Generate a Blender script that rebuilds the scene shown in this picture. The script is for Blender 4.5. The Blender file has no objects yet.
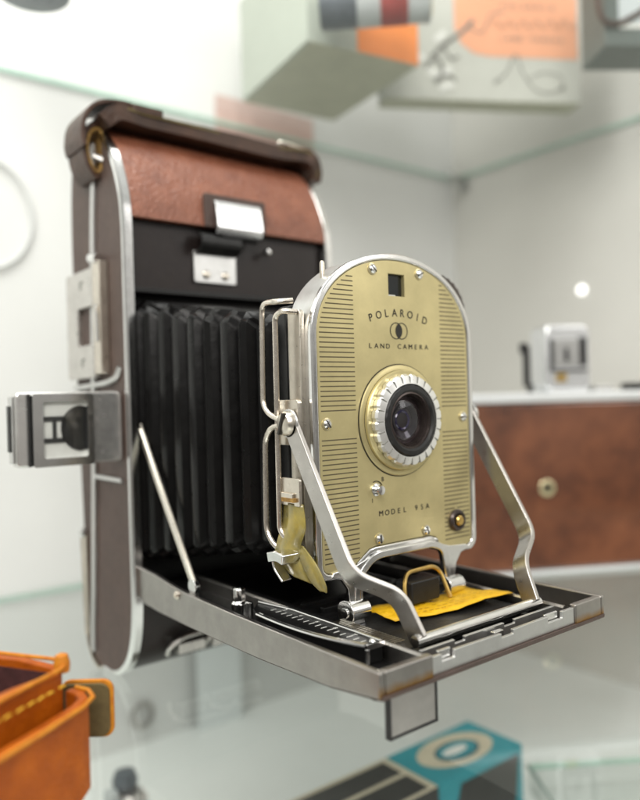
import bpy, bmesh, math, random
from mathutils import Vector, Matrix
random.seed(7)
S = 0.01                                  # everything below is written in centimetres
sc = bpy.context.scene
col = sc.collection
PI = math.pi
V = Vector

# ------------------------------------------------------------------ materials
MATS = {}
def mat(name, base, metal=0.0, rough=0.5, var=0.12, vscale=1.5, bump=0.0, bscale=8.0, rvar=0.08,
        spec=0.5, base2=None, trans=0.0, ior=1.45, emit=None, coat=0.0, sss=0.0, bdist=0.03, vor=False, stretch=None):
    m = bpy.data.materials.new(name); m.use_nodes = True
    nt = m.node_tree; N = nt.nodes; L = nt.links
    b = N['Principled BSDF']
    tc = N.new('ShaderNodeTexCoord'); mp = N.new('ShaderNodeMapping')
    mp.inputs['Scale'].default_value = tuple(100*s for s in (stretch or (1, 1, 1)))
    L.new(tc.outputs['Object'], mp.inputs['Vector'])
    n = N.new('ShaderNodeTexNoise'); n.inputs['Scale'].default_value = vscale; n.inputs['Detail'].default_value = 6
    n.inputs['Roughness'].default_value = 0.65
    L.new(mp.outputs['Vector'], n.inputs['Vector'])
    r = N.new('ShaderNodeValToRGB')
    r.color_ramp.elements[0].position = 0.3; r.color_ramp.elements[1].position = 0.72
    c0 = base2 if base2 else tuple(c*(1-var) for c in base)
    c1 = base if base2 else tuple(min(1, c*(1+var)) for c in base)
    r.color_ramp.elements[0].color = (*c0, 1); r.color_ramp.elements[1].color = (*c1, 1)
    L.new(n.outputs['Fac'], r.inputs['Fac']); L.new(r.outputs['Color'], b.inputs['Base Color'])
    mr = N.new('ShaderNodeMapRange'); mr.inputs['To Min'].default_value = max(0.02, rough-rvar); mr.inputs['To Max'].default_value = min(1, rough+rvar)
    n2 = N.new('ShaderNodeTexNoise'); n2.inputs['Scale'].default_value = vscale*3.1; n2.inputs['Detail'].default_value = 5
    L.new(mp.outputs['Vector'], n2.inputs['Vector'])
    L.new(n2.outputs['Fac'], mr.inputs['Value']); L.new(mr.outputs['Result'], b.inputs['Roughness'])
    b.inputs['Metallic'].default_value = metal
    b.inputs['Specular IOR Level'].default_value = spec
    b.inputs['IOR'].default_value = ior
    b.inputs['Transmission Weight'].default_value = trans
    b.inputs['Coat Weight'].default_value = coat
    if sss: b.inputs['Subsurface Weight'].default_value = sss; b.inputs['Subsurface Scale'].default_value = 0.002
    if emit: b.inputs['Emission Color'].default_value = (*emit[0], 1); b.inputs['Emission Strength'].default_value = emit[1]
    if bump:
        bp = N.new('ShaderNodeBump'); bp.inputs['Strength'].default_value = bump; bp.inputs['Distance'].default_value = bdist*S
        if vor:
            t = N.new('ShaderNodeTexVoronoi'); t.inputs['Scale'].default_value = bscale; t.feature = 'SMOOTH_F1'
            w = N.new('ShaderNodeTexNoise'); w.inputs['Scale'].default_value = bscale*.6
            L.new(mp.outputs['Vector'], w.inputs['Vector'])
            mx = N.new('ShaderNodeVectorMath'); mx.operation = 'MULTIPLY_ADD'; mx.inputs[1].default_value = (.5, .5, .5)
            L.new(w.outputs['Color'], mx.inputs[0]); L.new(mp.outputs['Vector'], mx.inputs[2]); L.new(mx.outputs[0], t.inputs['Vector'])
            L.new(t.outputs['Distance'], bp.inputs['Height'])
        else:
            t = N.new('ShaderNodeTexNoise'); t.inputs['Scale'].default_value = bscale; t.inputs['Detail'].default_value = 8
            L.new(mp.outputs['Vector'], t.inputs['Vector']); L.new(t.outputs['Fac'], bp.inputs['Height'])
        L.new(bp.outputs['Normal'], b.inputs['Normal'])
    MATS[name] = m
    return m

def glass_sheet(name, tint, refl=0.05, dirt=0.0):
    m = bpy.data.materials.new(name); m.use_nodes = True
    nt = m.node_tree; N = nt.nodes; L = nt.links; N.clear()
    out = N.new('ShaderNodeOutputMaterial'); mix = N.new('ShaderNodeMixShader')
    tr = N.new('ShaderNodeBsdfTransparent'); tr.inputs['Color'].default_value = (*tint, 1)
    gl = N.new('ShaderNodeBsdfGlossy'); gl.inputs['Roughness'].default_value = 0.015
    lw = N.new('ShaderNodeLayerWeight'); lw.inputs['Blend'].default_value = 0.5
    p = N.new('ShaderNodeMath'); p.operation = 'POWER'; p.inputs[1].default_value = 5
    a = N.new('ShaderNodeMath'); a.operation = 'MULTIPLY_ADD'; a.inputs[1].default_value = 0.92; a.inputs[2].default_value = refl
    L.new(lw.outputs['Facing'], p.inputs[0]); L.new(p.outputs[0], a.inputs[0])
    L.new(a.outputs[0], mix.inputs['Fac']); L.new(tr.outputs[0], mix.inputs[1]); L.new(gl.outputs[0], mix.inputs[2])
    last = mix
    if dirt:
        df = N.new('ShaderNodeBsdfDiffuse'); df.inputs['Color'].default_value = (.8, .82, .78, 1)
        tc = N.new('ShaderNodeTexCoord'); n = N.new('ShaderNodeTexNoise'); n.inputs['Scale'].default_value = 14; n.inputs['Detail'].default_value = 7
        L.new(tc.outputs['Object'], n.inputs['Vector'])
        ma = N.new('ShaderNodeMapRange'); ma.inputs['From Min'].default_value = .35; ma.inputs['From Max'].default_value = .8
        ma.inputs['To Max'].default_value = dirt; L.new(n.outputs['Fac'], ma.inputs['Value'])
        m2 = N.new('ShaderNodeMixShader'); L.new(ma.outputs[0], m2.inputs['Fac']); L.new(mix.outputs[0], m2.inputs[1]); L.new(df.outputs[0], m2.inputs[2])
        last = m2
    L.new(last.outputs[0], out.inputs['Surface'])
    MATS[name] = m
    return m

mat('chrome', (.78, .78, .77), 1, .16, .06, 1.2, rvar=.07)
mat('chrome_worn', (.60, .58, .55), 1, .30, .12, 1.4, rvar=.10, bump=.15, bscale=6)
mat('steel_wire', (.74, .68, .60), 1, .26, .10, 2)
mat('alloy', (.62, .62, .61), 1, .36, .08, 1.3, rvar=.08)
mat('nickel', (.66, .61, .53), 1, .30, .12, 1.6)
mat('gold_plate', (.60, .52, .275), .66, .38, .14, .40, rvar=.08, bump=.10, bscale=22, bdist=.012)
mat('gold_ring', (.66, .58, .36), .9, .30, .05, 1.0)
mat('brass', (.70, .48, .16), 1, .3, .15, 4)
mat('ink', (.02, .018, .014), 0, .6, .1)
mat('groove_ink', (.105, .085, .045), 0, .7, .2)
mat('black_enamel', (.005, .005, .005), 0, .34, .3, 1.5, rvar=.12, bump=.1, bscale=10)
mat('black_satin', (.012, .012, .012), 0, .42, .4, 2.0, rvar=.12)
mat('bellows_leather', (.0032, .003, .003), 0, .30, .5, .9, bump=.22, bscale=2.2, bdist=.05, rvar=.08, spec=.24)
mat('brown_flap', (.27, .10, .056), 0, .30, .2, .9, base2=(.165, .055, .031), bump=.8, bscale=5.5, bdist=.12, vor=False, rvar=.10, spec=.8)
mat('brown_side', (.076, .049, .040), 0, .55, .2, 1.4, bump=.5, bscale=10, bdist=.03)
mat('brown_dark', (.013, .008, .007), 0, .42, .2, 1.4, bump=.5, bscale=8, bdist=.03)
mat('strap_leather', (.075, .037, .022), 0, .42, .3, .8, base2=(.03, .015, .010), bump=.9, bscale=3.5, bdist=.07)
mat('strap_inside', (.42, .25, .06), 0, .8, .3, 3, base2=(.12, .06, .02), bump=.8, bscale=10)
mat('yellow_card', (.82, .50, .010), 0, .5, .08, 1.5, base2=(.64, .35, .006), bump=.9, bscale=3, bdist=.14)
mat('celluloid', (.40, .31, .07), 0, .18, .15, 1.3, base2=(.17, .155, .07), coat=.3, bump=.2, bscale=2)
mat('lens_glass', (.004, .003, .005), 0, .06, .1, 1, spec=.9, rvar=.02)
mat('ring_alloy', (.86, .86, .84), .85, .30, .04, 2, rvar=.07)
mat('finder_chrome', (.74, .73, .71), .85, .22, .12, 1.2, rvar=.12, bump=.08, bscale=3)
mat('bright_chrome', (.86, .87, .88), .78, .24, .05, 1.0, rvar=.08)
mat('panel_white', (.84, .88, .88), 0, .5, .03, .2)
mat('label_ink', (.44, .25, .012), 0, .6, .1)
mat('arm_metal', (.50, .48, .455), 1, .30, .10, 1.4, rvar=.08)
mat('silver_trim', (.90, .92, .93), .55, .34, .04, .8)
mat('lens_barrel', (.085, .068, .062), .7, .30, .2, 2)
mat('lens_violet', (.012, .008, .05), 0, .06, .2, 1, spec=1.0)
mat('window_dark', (.006, .009, .011), 0, .06, .3, 2, spec=.5, rvar=.03)
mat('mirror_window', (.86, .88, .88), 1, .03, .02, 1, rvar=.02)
mat('white_enamel', (.80, .80, .76), 0, .3, .04)
mat('orange_leather', (.50, .115, .002), 0, .48, .2, .7, base2=(.27, .05, .001), spec=.35, bump=.8, bscale=7, bdist=.05, rvar=.12)
mat('orange_edge', (.60, .25, .012), 0, .6, .25, 3, base2=(.46, .13, .005), bump=.6, bscale=10)
mat('case_lining', (.055, .018, .018), 0, .7, .35, 2.5, bump=.6, bscale=6)
mat('olive_leather', (.115, .085, .032), 0, .7, .25, 2.5, bump=.5, bscale=9)
mat('thread', (.62, .34, .02), 0, .7, .2, 5)
mat('box_leather', (.235, .080, .032), 0, .12, .2, .22, base2=(.065, .019, .008), bump=.2, bscale=5, bdist=.02, rvar=.04, coat=1.0, spec=1.0)  # broad colour mottling also stands in for reflected patches
mat('card_white', (.40, .435, .375), 0, .6, .04, .4)
mat('card_olive', (.46, .46, .35), 0, .65, .08, .5)
mat('card_orange', (.86, .27, .06), 0, .5, .06, .5)
mat('paper_grey', (.53, .54, .49), 0, .6, .05, .4)
mat('paper_salmon', (.84, .40, .235), 0, .55, .05, .4)
mat('sketch_grey', (.20, .20, .18), 0, .7, .2, .8)
mat('sketch_light', (.78, .79, .75), 0, .7, .1, .8)
mat('can_grey', (.52, .55, .55), .2, .4, .12, .6)
mat('can_dark', (.13, .15, .17), .4, .3, .2, .6)
mat('can_red', (.32, .06, .055), 0, .4, .2, .8)
mat('can_multi', (.75, .45, .04), 0, .5, .5, 1.6, base2=(.05, .22, .2))
mat('green_grey', (.10, .125, .115), 0, .5, .1, .6)
mat('pale_blue', (.52, .57, .58), 0, .5, .06, .6)
mat('card_rust', (.60, .43, .385), 0, .7, .1, .6)
mat('teal_card', (.018, .30, .36), 0, .45, .12, .5)
mat('teal_dark', (.006, .10, .13), 0, .45, .12, .5)
mat('cream_card', (.62, .56, .42), 0, .55, .1, .6)
mat('carton_black', (.022, .024, .022), 0, .4, .3, .8)
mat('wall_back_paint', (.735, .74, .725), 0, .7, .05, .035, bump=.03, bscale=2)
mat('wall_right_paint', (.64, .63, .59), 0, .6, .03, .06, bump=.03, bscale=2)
mat('board_paint', (.79, .81, .79), 0, .5, .03, .08)
mat('arc_grey', (.66, .67, .66), 0, .7, .1)
mat('reflection_glow', (.9, .9, .88), 0, .2, .01, emit=((1, 1, .97), 1.6))  # emissive white, glows in place of a mirrored lamp
mat('foot_metal', (.45, .43, .41), 1, .34, .1, 1.1, bump=.15, bscale=3)
mat('glass_edge', (.38, .56, .47), 0, .15, .12, .7, spec=.7, coat=.5)
glass_sheet('glass_lower', (.905, .925, .915), .07, .045)
glass_sheet('glass_upper', (.93, .945, .935), .06, .03)
glass_sheet('clear_plastic', (.90, .92, .91), .10, .05)
glass_sheet('lens_front', (.86, .84, .9), .045, 0)
glass_sheet('clear_window', (.985, .99, .99), .06, 0)

# worn front-corner metal: brushed alloy with yellow-brown wear where z is low
def worn_metal():
    m = mat('chrome_corner', (.37, .35, .33), 1, .33, .12, 1.0, rvar=.09, bump=.12, bscale=4)
    nt = m.node_tree; N = nt.nodes; L = nt.links; b = N['Principled BSDF']
    src = b.inputs['Base Color'].links[0].from_socket
    tc = N.new('ShaderNodeTexCoord'); sx = N.new('ShaderNodeSeparateXYZ'); L.new(tc.outputs['Object'], sx.inputs[0])
    n = N.new('ShaderNodeTexNoise'); n.inputs['Scale'].default_value = 180; L.new(tc.outputs['Object'], n.inputs['Vector'])
    ad = N.new('ShaderNodeMath'); ad.operation = 'MULTIPLY_ADD'; ad.inputs[1].default_value = .0035; L.new(n.outputs['Fac'], ad.inputs[0]); L.new(sx.outputs['Z'], ad.inputs[2])
    mz = N.new('ShaderNodeMapRange'); mz.inputs['From Min'].default_value = -.0022+.0540; mz.inputs['From Max'].default_value = -.0052+.0540
    L.new(ad.outputs[0], mz.inputs['Value'])
    my = N.new('ShaderNodeMapRange'); my.inputs['From Min'].default_value = -.1626; my.inputs['From Max'].default_value = -.1631
    L.new(sx.outputs['Y'], my.inputs['Value'])
    mu = N.new('ShaderNodeMath'); mu.operation = 'MULTIPLY'; L.new(mz.outputs[0], mu.inputs[0]); L.new(my.outputs[0], mu.inputs[1])
    mx = N.new('ShaderNodeMix'); mx.data_type = 'RGBA'; mx.inputs[7].default_value = (.34, .19, .06, 1)
    L.new(mu.outputs[0], mx.inputs['Factor']); L.new(src, mx.inputs[6]); L.new(mx.outputs[2], b.inputs['Base Color'])
worn_metal()

# ------------------------------------------------------------------ mesh helpers (cm)
def box(bm, x0, x1, y0, y1, z0, z1, M=None):
    vs = [bm.verts.new(V((x, y, z))) for x in (x0, x1) for y in (y0, y1) for z in (z0, z1)]
    for f in ((0,1,3,2),(4,6,7,5),(0,4,5,1),(2,3,7,6),(0,2,6,4),(1,5,7,3)):
        bm.faces.new([vs[i] for i in f])
    if M is not None:
        for v in vs: v.co = M @ v.co
    return vs

def prism(bm, poly, axis, a0, a1):
    """poly: 2-D points in the two other axes (in x,y,z order); extruded along axis"""
    def P(p, a):
        return V((a, p[0], p[1])) if axis == 'x' else V((p[0], a, p[1])) if axis == 'y' else V((p[0], p[1], a))
    A = [bm.verts.new(P(p, a0)) for p in poly]; B = [bm.verts.new(P(p, a1)) for p in poly]
    n = len(poly)
    for i in range(n):
        bm.faces.new((A[i], A[(i+1) % n], B[(i+1) % n], B[i]))
    bm.faces.new(A); bm.faces.new(B[::-1])
    return A + B

def holed(bm, outer, holes, y0, y1):
    """plate in the x-z plane with holes, between y0 and y1"""
    loops = []
    edges = []
    for lp in [outer] + holes:
        vs = [bm.verts.new(V((p[0], y0, p[1]))) for p in lp]
        loops.append(vs)
        for i in range(len(vs)): edges.append(bm.edges.new((vs[i], vs[(i+1) % len(vs)])))
    r = bmesh.ops.triangle_fill(bm, edges=edges, use_beauty=True)
    fs = [g for g in r['geom'] if isinstance(g, bmesh.types.BMFace)]
    r2 = bmesh.ops.extrude_face_region(bm, geom=fs)
    for g in r2['geom']:
        if isinstance(g, bmesh.types.BMVert): g.co.y = y1

def fillet(pts, rad, n=5):
    pts = [V(p) for p in pts]; out = [pts[0]]
    for i in range(1, len(pts)-1):
        p, a, b = pts[i], pts[i-1], pts[i+1]
        r = min(rad, (a-p).length*.48, (b-p).length*.48)
        s = p+(a-p).normalized()*r; e = p+(b-p).normalized()*r
        for k in range(n+1):
            t = k/n; out.append(s*(1-t)**2+p*2*t*(1-t)+e*t*t)
    out.append(pts[-1]); return out

def catmull(pts, n=6, closed=False):
    pts = [V(p) for p in pts]; out = []; N = len(pts)
    rng = range(N) if closed else range(N-1)
    for i in rng:
        g = (lambda k: pts[k % N]) if closed else (lambda k: pts[max(0, min(N-1, k))])
        p0, p1, p2, p3 = g(i-1), g(i), g(i+1), g(i+2)
        for k in range(n):
            t = k/n
            out.append(.5*((2*p1)+(p2-p0)*t+(2*p0-5*p1+4*p2-p3)*t*t+(3*p1-p0-3*p2+p3)*t**3))
    if not closed: out.append(pts[-1])
    return out

def sweep(bm, pts, section, closed=False, up=None, scale=None):
    """section: list of (a,b) offsets in the frame (u,w). up gives w direction (constant) else parallel transport"""
    pts = [V(p) for p in pts]; n = len(pts); rings = []
    u = None
    for i in range(n):
        a = pts[i-1] if (i > 0 or closed) else pts[i]; b = pts[(i+1) % n] if (i < n-1 or closed) else pts[i]
        t = (b-a).normalized()
        if up is not None:
            w = V(up[i] if isinstance(up, list) else up); u = t.cross(w).normalized(); w = w.normalized()
        else:
            if u is None:
                k = V((0,0,1)) if abs(t.z) < .9 else V((1,0,0)); u = t.cross(k).normalized()
            else:
                u = (u - t*u.dot(t)).normalized()
            w = t.cross(u).normalized()
        s = scale[i] if scale else 1
        rings.append([bm.verts.new(pts[i]+u*p[0]*s+w*p[1]*s) for p in section])
    m = len(section)
    for i in range(n if closed else n-1):
        A, B = rings[i], rings[(i+1) % n]
        for k in range(m): bm.faces.new((A[k], A[(k+1) % m], B[(k+1) % m], B[k]))
    if not closed:
        bm.faces.new(rings[0][::-1]); bm.faces.new(rings[-1])

def circ(r, n=10, r2=None): return [(r*math.cos(2*PI*k/n), (r2 or r)*math.sin(2*PI*k/n)) for k in range(n)]
def rect(t, w): return [(-t/2, -w/2), (t/2, -w/2), (t/2, w/2), (-t/2, w/2)]
def tube(bm, pts, r, n=10, closed=False): sweep(bm, pts, circ(r, n), closed)
def ribbon(bm, pts, wdir, w, t, closed=False): sweep(bm, pts, rect(t, w), closed, up=wdir)

def lathe(bm, prof, c, axis='y', n=48, mod=None, cap=True):
    """prof: (radius, position along axis). mod(k, r) may change the radius"""
    c = V(c); rings = []
    for j, (r, a) in enumerate(prof):
        ring = []
        for k in range(n):
            rr = mod(k, j, r) if mod else r
            ca, sa = rr*math.cos(2*PI*k/n), rr*math.sin(2*PI*k/n)
            p = V((ca, a, sa)) if axis == 'y' else V((a, ca, sa)) if axis == 'x' else V((ca, sa, a))
            ring.append(bm.verts.new(c+p))
        rings.append(ring)
    for i in range(len(rings)-1):
        A, B = rings[i], rings[i+1]
        for k in range(n): bm.faces.new((A[k], A[(k+1) % n], B[(k+1) % n], B[k]))
    for R_, rev in (((rings[0], False), (rings[-1], True)) if cap else ()):
        try: bm.faces.new(R_[::-1] if not rev else R_)
        except ValueError: pass

def rrect(x0, x1, z0, z1, r, n=5):
    out = []
    for cx, cz, a in ((x1-r, z1-r, 0), (x0+r, z1-r, 90), (x0+r, z0+r, 180), (x1-r, z0+r, 270)):
        for k in range(n+1):
            t = math.radians(a+90*k/n); out.append((cx+r*math.cos(t), cz+r*math.sin(t)))
    return out

def thing(name, label, cat, loc, group=None):
    o = bpy.data.objects.new(name, None); col.objects.link(o); o.location = V(loc)*S
    o.empty_display_size = .01
    o['label'] = label; o['category'] = cat; o['_b'] = list(loc)
    if group: o['group'] = group
    return o
def base_of(p):
    while p is not None:
        if '_b' in p.keys(): return V(p['_b'])
        p = p.parent
    return V((0, 0, 0))
def obj(name, bm, m, parent=None, bevel=0.0, ang=32, seg=2, loc=None, flat=False, recalc=True):
    if isinstance(m, str): m = MATS[m]
    bm.normal_update()
    if recalc: bmesh.ops.recalc_face_normals(bm, faces=bm.faces[:])
    off = base_of(parent) if parent is not None else V(loc or (0, 0, 0))
    for v in bm.verts: v.co = (v.co-off)*S
    for e in bm.edges:
        e.smooth = not (len(e.link_faces) == 2 and e.calc_face_angle(0) > math.radians(ang))
    for f in bm.faces: f.smooth = not flat
    me = bpy.data.meshes.new(name); bm.to_mesh(me); bm.free()
    me.materials.append(m)
    o = bpy.data.objects.new(name, me); col.objects.link(o)
    if parent is not None: o.parent = parent
    else: o.location = off*S
    if bevel:
        b = o.modifiers.new('edge', 'BEVEL'); b.width = bevel*S; b.segments = seg; b.limit_method = 'ANGLE'; b.angle_limit = math.radians(ang)
        b.harden_normals = True
    return o
def tag(o, label, cat, group=None):
    o['label'] = label; o['category'] = cat
    if group: o['group'] = group
    return o
def B(): return bmesh.new()

GLY = {}
def glyph(ch):
    if ch not in GLY:
        cu = bpy.data.curves.new('t', 'FONT'); cu.body = ch; cu.size = 1; cu.resolution_u = 4; cu.offset = 0 if ch in 'MWN' else .006
        o = bpy.data.objects.new('t', cu); col.objects.link(o)
        dg = bpy.context.evaluated_depsgraph_get()
        me = bpy.data.meshes.new_from_object(o.evaluated_get(dg))
        GLY[ch] = ([v.co.copy() for v in me.vertices], [tuple(p.vertices) for p in me.polygons])
        bpy.data.objects.remove(o); bpy.data.curves.remove(cu); bpy.data.meshes.remove(me)
    return GLY[ch]
def letter(bm, ch, X, Z, N0, cap, wide=1.0, rot=0.0):
    """X,Z: unit directions; N0: centre of the letter; cap: capital height"""
    vs, ps = glyph(ch)
    if not vs: return
    x0, x1 = min(v.x for v in vs), max(v.x for v in vs)
    k = cap/.729
    cr, sr = math.cos(rot), math.sin(rot)
    nv = []
    for v in vs:
        a, b = (v.x-(x0+x1)/2)*k*wide, (v.y-.729/2)*k
        a, b = a*cr-b*sr, a*sr+b*cr
        nv.append(bm.verts.new(V(N0)+X*a+Z*b))
    for p in ps: bm.faces.new([nv[i] for i in p])
def bold(bm, ch, X, Z, P_, cap, wide):
    letter(bm, ch, X, Z, P_, cap, wide)
    if ch in 'MWN': letter(bm, ch, X, Z, P_+X*cap*.03+X.cross(Z)*.002, cap, wide)
def textline(bm, s, C0, X, Z, width, cap, wide=1.0):
    n = len(s)
    for i, ch in enumerate(s):
        if ch != ' ': bold(bm, ch, X, Z, V(C0)+X*((i/(n-1)-.5)*width if n > 1 else 0), cap, wide)

EX, EY, EZ = V((1,0,0)), V((0,1,0)), V((0,0,1))
ZS, ZU = -5.4, 31.8           # tops / undersides of the glass shelves
YW, XW = 22.6, 48.8           # display-case walls
ZB = -19.0                    # floor of the display case

# =================================================================== setting
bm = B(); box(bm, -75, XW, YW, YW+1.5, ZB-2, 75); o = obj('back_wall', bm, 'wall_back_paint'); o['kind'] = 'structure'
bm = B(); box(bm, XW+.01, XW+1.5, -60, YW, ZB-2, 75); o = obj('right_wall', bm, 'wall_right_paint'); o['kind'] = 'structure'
bm = B(); box(bm, -75, XW, -45, YW-.01, ZB-2, ZB); o = obj('floor', bm, 'board_paint'); o['kind'] = 'structure'

def shelf(label, x0, x1, y0, y1, z0, z1, m, face_down):
    t = thing('glass_shelf', label, 'shelf', (x0, y0, z0))
    bm = B(); z = z0 if face_down else z1
    bm.faces.new([bm.verts.new(V(p)) for p in ((x0,y0,z),(x1,y0,z),(x1,y1,z),(x0,y1,z))])
    obj('pane', bm, m, t)
    bm = B(); e = .06
    for b in ((x0-e,x0,y0,y1),(x1,x1+e,y0,y1),(x0,x1,y0-e,y0),(x0,x1,y1,y1+e)): box(bm, *b, z0, z1)
    obj('polished_edge', bm, 'glass_edge', t, recalc=True)
    return t
shelf('lower clear glass shelf carrying the open folding camera', -52, XW-.25, -30, YW-.3, ZS-.4, ZS, 'glass_lower', False)
shelf('upper clear glass shelf above the camera carrying cartons and a booklet', -52, XW-.25, -16, YW-.3, ZU, ZU+.35, 'glass_upper', True)

t = thing('shelf_bracket', 'small metal shelf bracket under the upper glass shelf in the wall corner', 'bracket', (XW, YW-4, ZU-1.3))
bm = B(); box(bm, XW-2.2, XW-.02, YW-2.2, YW-1.2, ZU-.55, ZU-.02); obj('support_arm', bm, 'alloy', t, .06)
bm = B(); box(bm, XW-.3, XW-.02, YW-2.4, YW-1, ZU-1.4, ZU-.56); obj('wall_plate', bm, 'alloy', t, .06)

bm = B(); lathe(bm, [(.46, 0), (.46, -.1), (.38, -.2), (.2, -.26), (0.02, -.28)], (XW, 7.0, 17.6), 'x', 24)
tag(obj('lamp_reflection', bm, 'reflection_glow', loc=(XW, 7, 17.6)), 'round glowing white disc modelled as a lamp reflection on the grey right wall', 'lamp reflection')  # glowing disc put where a lamp is reflected

bm = B(); box(bm, 18.3, 28.9, YW-.12, YW-.02, 30.4, 34.4)
tag(obj('wall_card', bm, 'card_rust', loc=(23, YW, 30.4)), 'faded reddish brown card fixed to the back wall above the strap', 'card')

pts = [(-.6+3.4*math.sin(a)*.95, YW-.28, 21.6+3.9*math.cos(a)) for a in [math.radians(k) for k in range(-20, 215, 12)]]
bm = B(); tube(bm, pts, .14, 8)  # thin grey tube bent into an arc along the wall
tag(obj('wall_arc', bm, 'arc_grey', loc=(0, YW, 21)), 'thin grey arc curving down the white back wall at the left', 'cord')

# =================================================================== the folding camera
cam_t = thing('folding_camera', 'open vintage folding camera with black bellows and gold lens plate on the glass shelf', 'camera', (6, 0, ZS))
# body profile (y,z), front side from top to bottom, then back side
FR = catmull([(4.7,0,21.75),(3.6,0,21.75),(2.8,0,21.5),(1.45,0,20.2),(.5,0,18.5),(.06,0,16.7),(0,0,13),(0,0,6),(0,0,0),(.02,0,-1.6),(.25,0,-3.0),(.8,0,-4.15),(1.8,0,-4.98),(2.9,0,-5.32),(3.9,0,-5.38)], 5)
FR = [(p.x, p.z) for p in FR]
BK = catmull([(3.9,0,-5.38),(4.8,0,-5.15),(5.45,0,-4.6),(5.9,0,-3.4),(6.1,0,0),(6.45,0,6),(6.7,0,12),(6.8,0,17),(6.55,0,20.0),(5.9,0,21.3),(4.7,0,21.75)], 5)
BK = [(p.x, p.z) for p in BK]
PROF = FR[:-1]+BK[:-1]
XL, XR = -.25, 12.25
def inset(poly, d):
    n = len(poly); out = []
    for i in range(n):
        a, b = V((*poly[i-1],)), V((*poly[(i+1) % n],)); t = (b-a).normalized()
        out.append((poly[i][0]+t.y*d*(-1), poly[i][1]+t.x*d))
    return out
PIN = inset(PROF, .10)
if abs(sum((PIN[i][0]-3.4)**2 for i in range(len(PIN)))) > abs(sum((PROF[i][0]-3.4)**2 for i in range(len(PROF)))):
    PIN = inset(PROF, -.10)
for x0, x1 in ((XL+.06, .18), (11.82, XR-.06)):
    bm = B(); prism(bm, PIN, 'x', x0, x1)
    sp = obj('side_panel', bm, 'brown_side', cam_t)
    out = x0 < 5
    # front chrome rim following the profile
    xo = XL if out else XR; xi = .26 if out else 11.74
    bm = B()
    path = [(xo*.5+xi*.5, p[0], p[1]) for p in FR]
    n = len(path); ups = []
    for i in range(n):
        a, b = V(path[max(0, i-1)]), V(path[min(n-1, i+1)]); tg = (b-a).normalized()
        ups.append(tuple(tg.cross(EX)*(1)))
    # make normals point outwards (away from body middle)
    ups = [u if V(u).dot(V((0, path[i][1]-3.4, path[i][2]-8.2))) > 0 else tuple(-V(u)) for i, u in enumerate(ups)]
    hw = abs(xi-xo)/2
    sec = [(-hw, -.18), (hw, -.46), (hw, -.02), (hw*.8, .05), (-hw*.55, .05), (-hw*.9, -.06), (-hw, -.2)] if True else []
    # orient the rounded side to the outside
    t0 = (V(path[1])-V(path[0])).normalized(); uu = t0.cross(V(ups[0]))
    if (uu.x > 0) == out: sec = [(a, b) for a, b in sec]
    else: sec = [(-a, b) for a, b in sec]
    sweep(bm, path, sec, up=ups)
    obj('chrome_rim', bm, 'chrome', sp, ang=40)
    # divider strip up the side, and thin rim around the back
    bm = B()
    sx = XL-.02 if out else XR+.02
    ribbon(bm, catmull([(sx,3.3,20.9),(sx,3.32,19),(sx,3.6,16.2),(sx,4.0,9),(sx,4.3,4),(sx,4.7,-1),(sx,5.0,-3.6),(sx,5.0,-4.7)], 5), (0,1,0), .42, .16)
    obj('divider_strip', bm, 'alloy', sp, .03)
    bm = B()
    ribbon(bm, [(XL+.05 if out else XR-.05, p[0], p[1]) for p in BK[2:22]], (1,0,0), .35, .10)
    obj('rear_trim', bm, 'nickel', sp)
    if out:
        bm = B(); box(bm, XL-.10, XL+.06, 5.55, 6.05, -4.0, 1.2); obj('rear_hinge', bm, 'nickel', sp, .05)
        bm = B(); lathe(bm, [(.28, 0), (.28, -.12), (.15, -.2)], (XL-.1, 5.8, 1.3), 'x', 16); obj('hinge_rivet', bm, 'chrome', sp)

# back cover and inner box
bm = B()
bk = [(p[0]-.05, p[1]) for p in BK]; bi = [(p[0]-1.2, p[1]*.97+.15) for p in BK]
prism(bm, BK+[(p[0]-.35 if p[0] > 4.5 else p[0], p[1]+(.3 if p[1] < 0 else -.3 if p[1] > 20 else 0)) for p in BK[::-1]], 'x', .2, 11.8)
obj('back_cover', bm, 'brown_side', cam_t)
bm = B()
box(bm, .19, 11.81, 1.7, 1.9, -1.2, 17.2)
box(bm, .19, .27, .3, 1.7, -.9, 16.9); box(bm, 11.73, 11.81, .3, 1.7, -.9, 16.9)
box(bm, .28, 11.72, .25, 1.69, -1.3, -1.1)
box(bm, .28, 11.72, .2, 1.69, 13.2, 13.45)
obj('inner_box', bm, 'black_enamel', cam_t, .04)
# upper shelf region behind the clasp
bm = B(); box(bm, .28, 11.72, .55, 1.69, 13.46, 16.75); obj('upper_panel', bm, 'brown_dark', cam_t, .05)
# leather flap over the top
bm = B()
fl = [p for p in FR if p[1] >= 16.6 and p[0] < 4.7]
fl = [(4.75, 21.78)]+fl
outer = [(p[0]-.03, p[1]+.02) for p in fl]; inn = [(p[0]+.35, p[1]-.25) for p in fl[::-1]]
inn[0] = (inn[0][0], 16.7)
prism(bm, outer+inn, 'x', .24, 11.76)
bmesh.ops.subdivide_edges(bm, edges=[e for e in bm.edges if abs(e.verts[0].co.x-e.verts[1].co.x) > 5], cuts=24)
flap = obj('top_flap', bm, 'brown_flap', cam_t, ang=50)
bm = B(); box(bm, 4.05, 7.65, -.13, .2, 16.66, 18.35); obj('clasp_bed', bm, 'brown_side', flap, .06)
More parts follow.
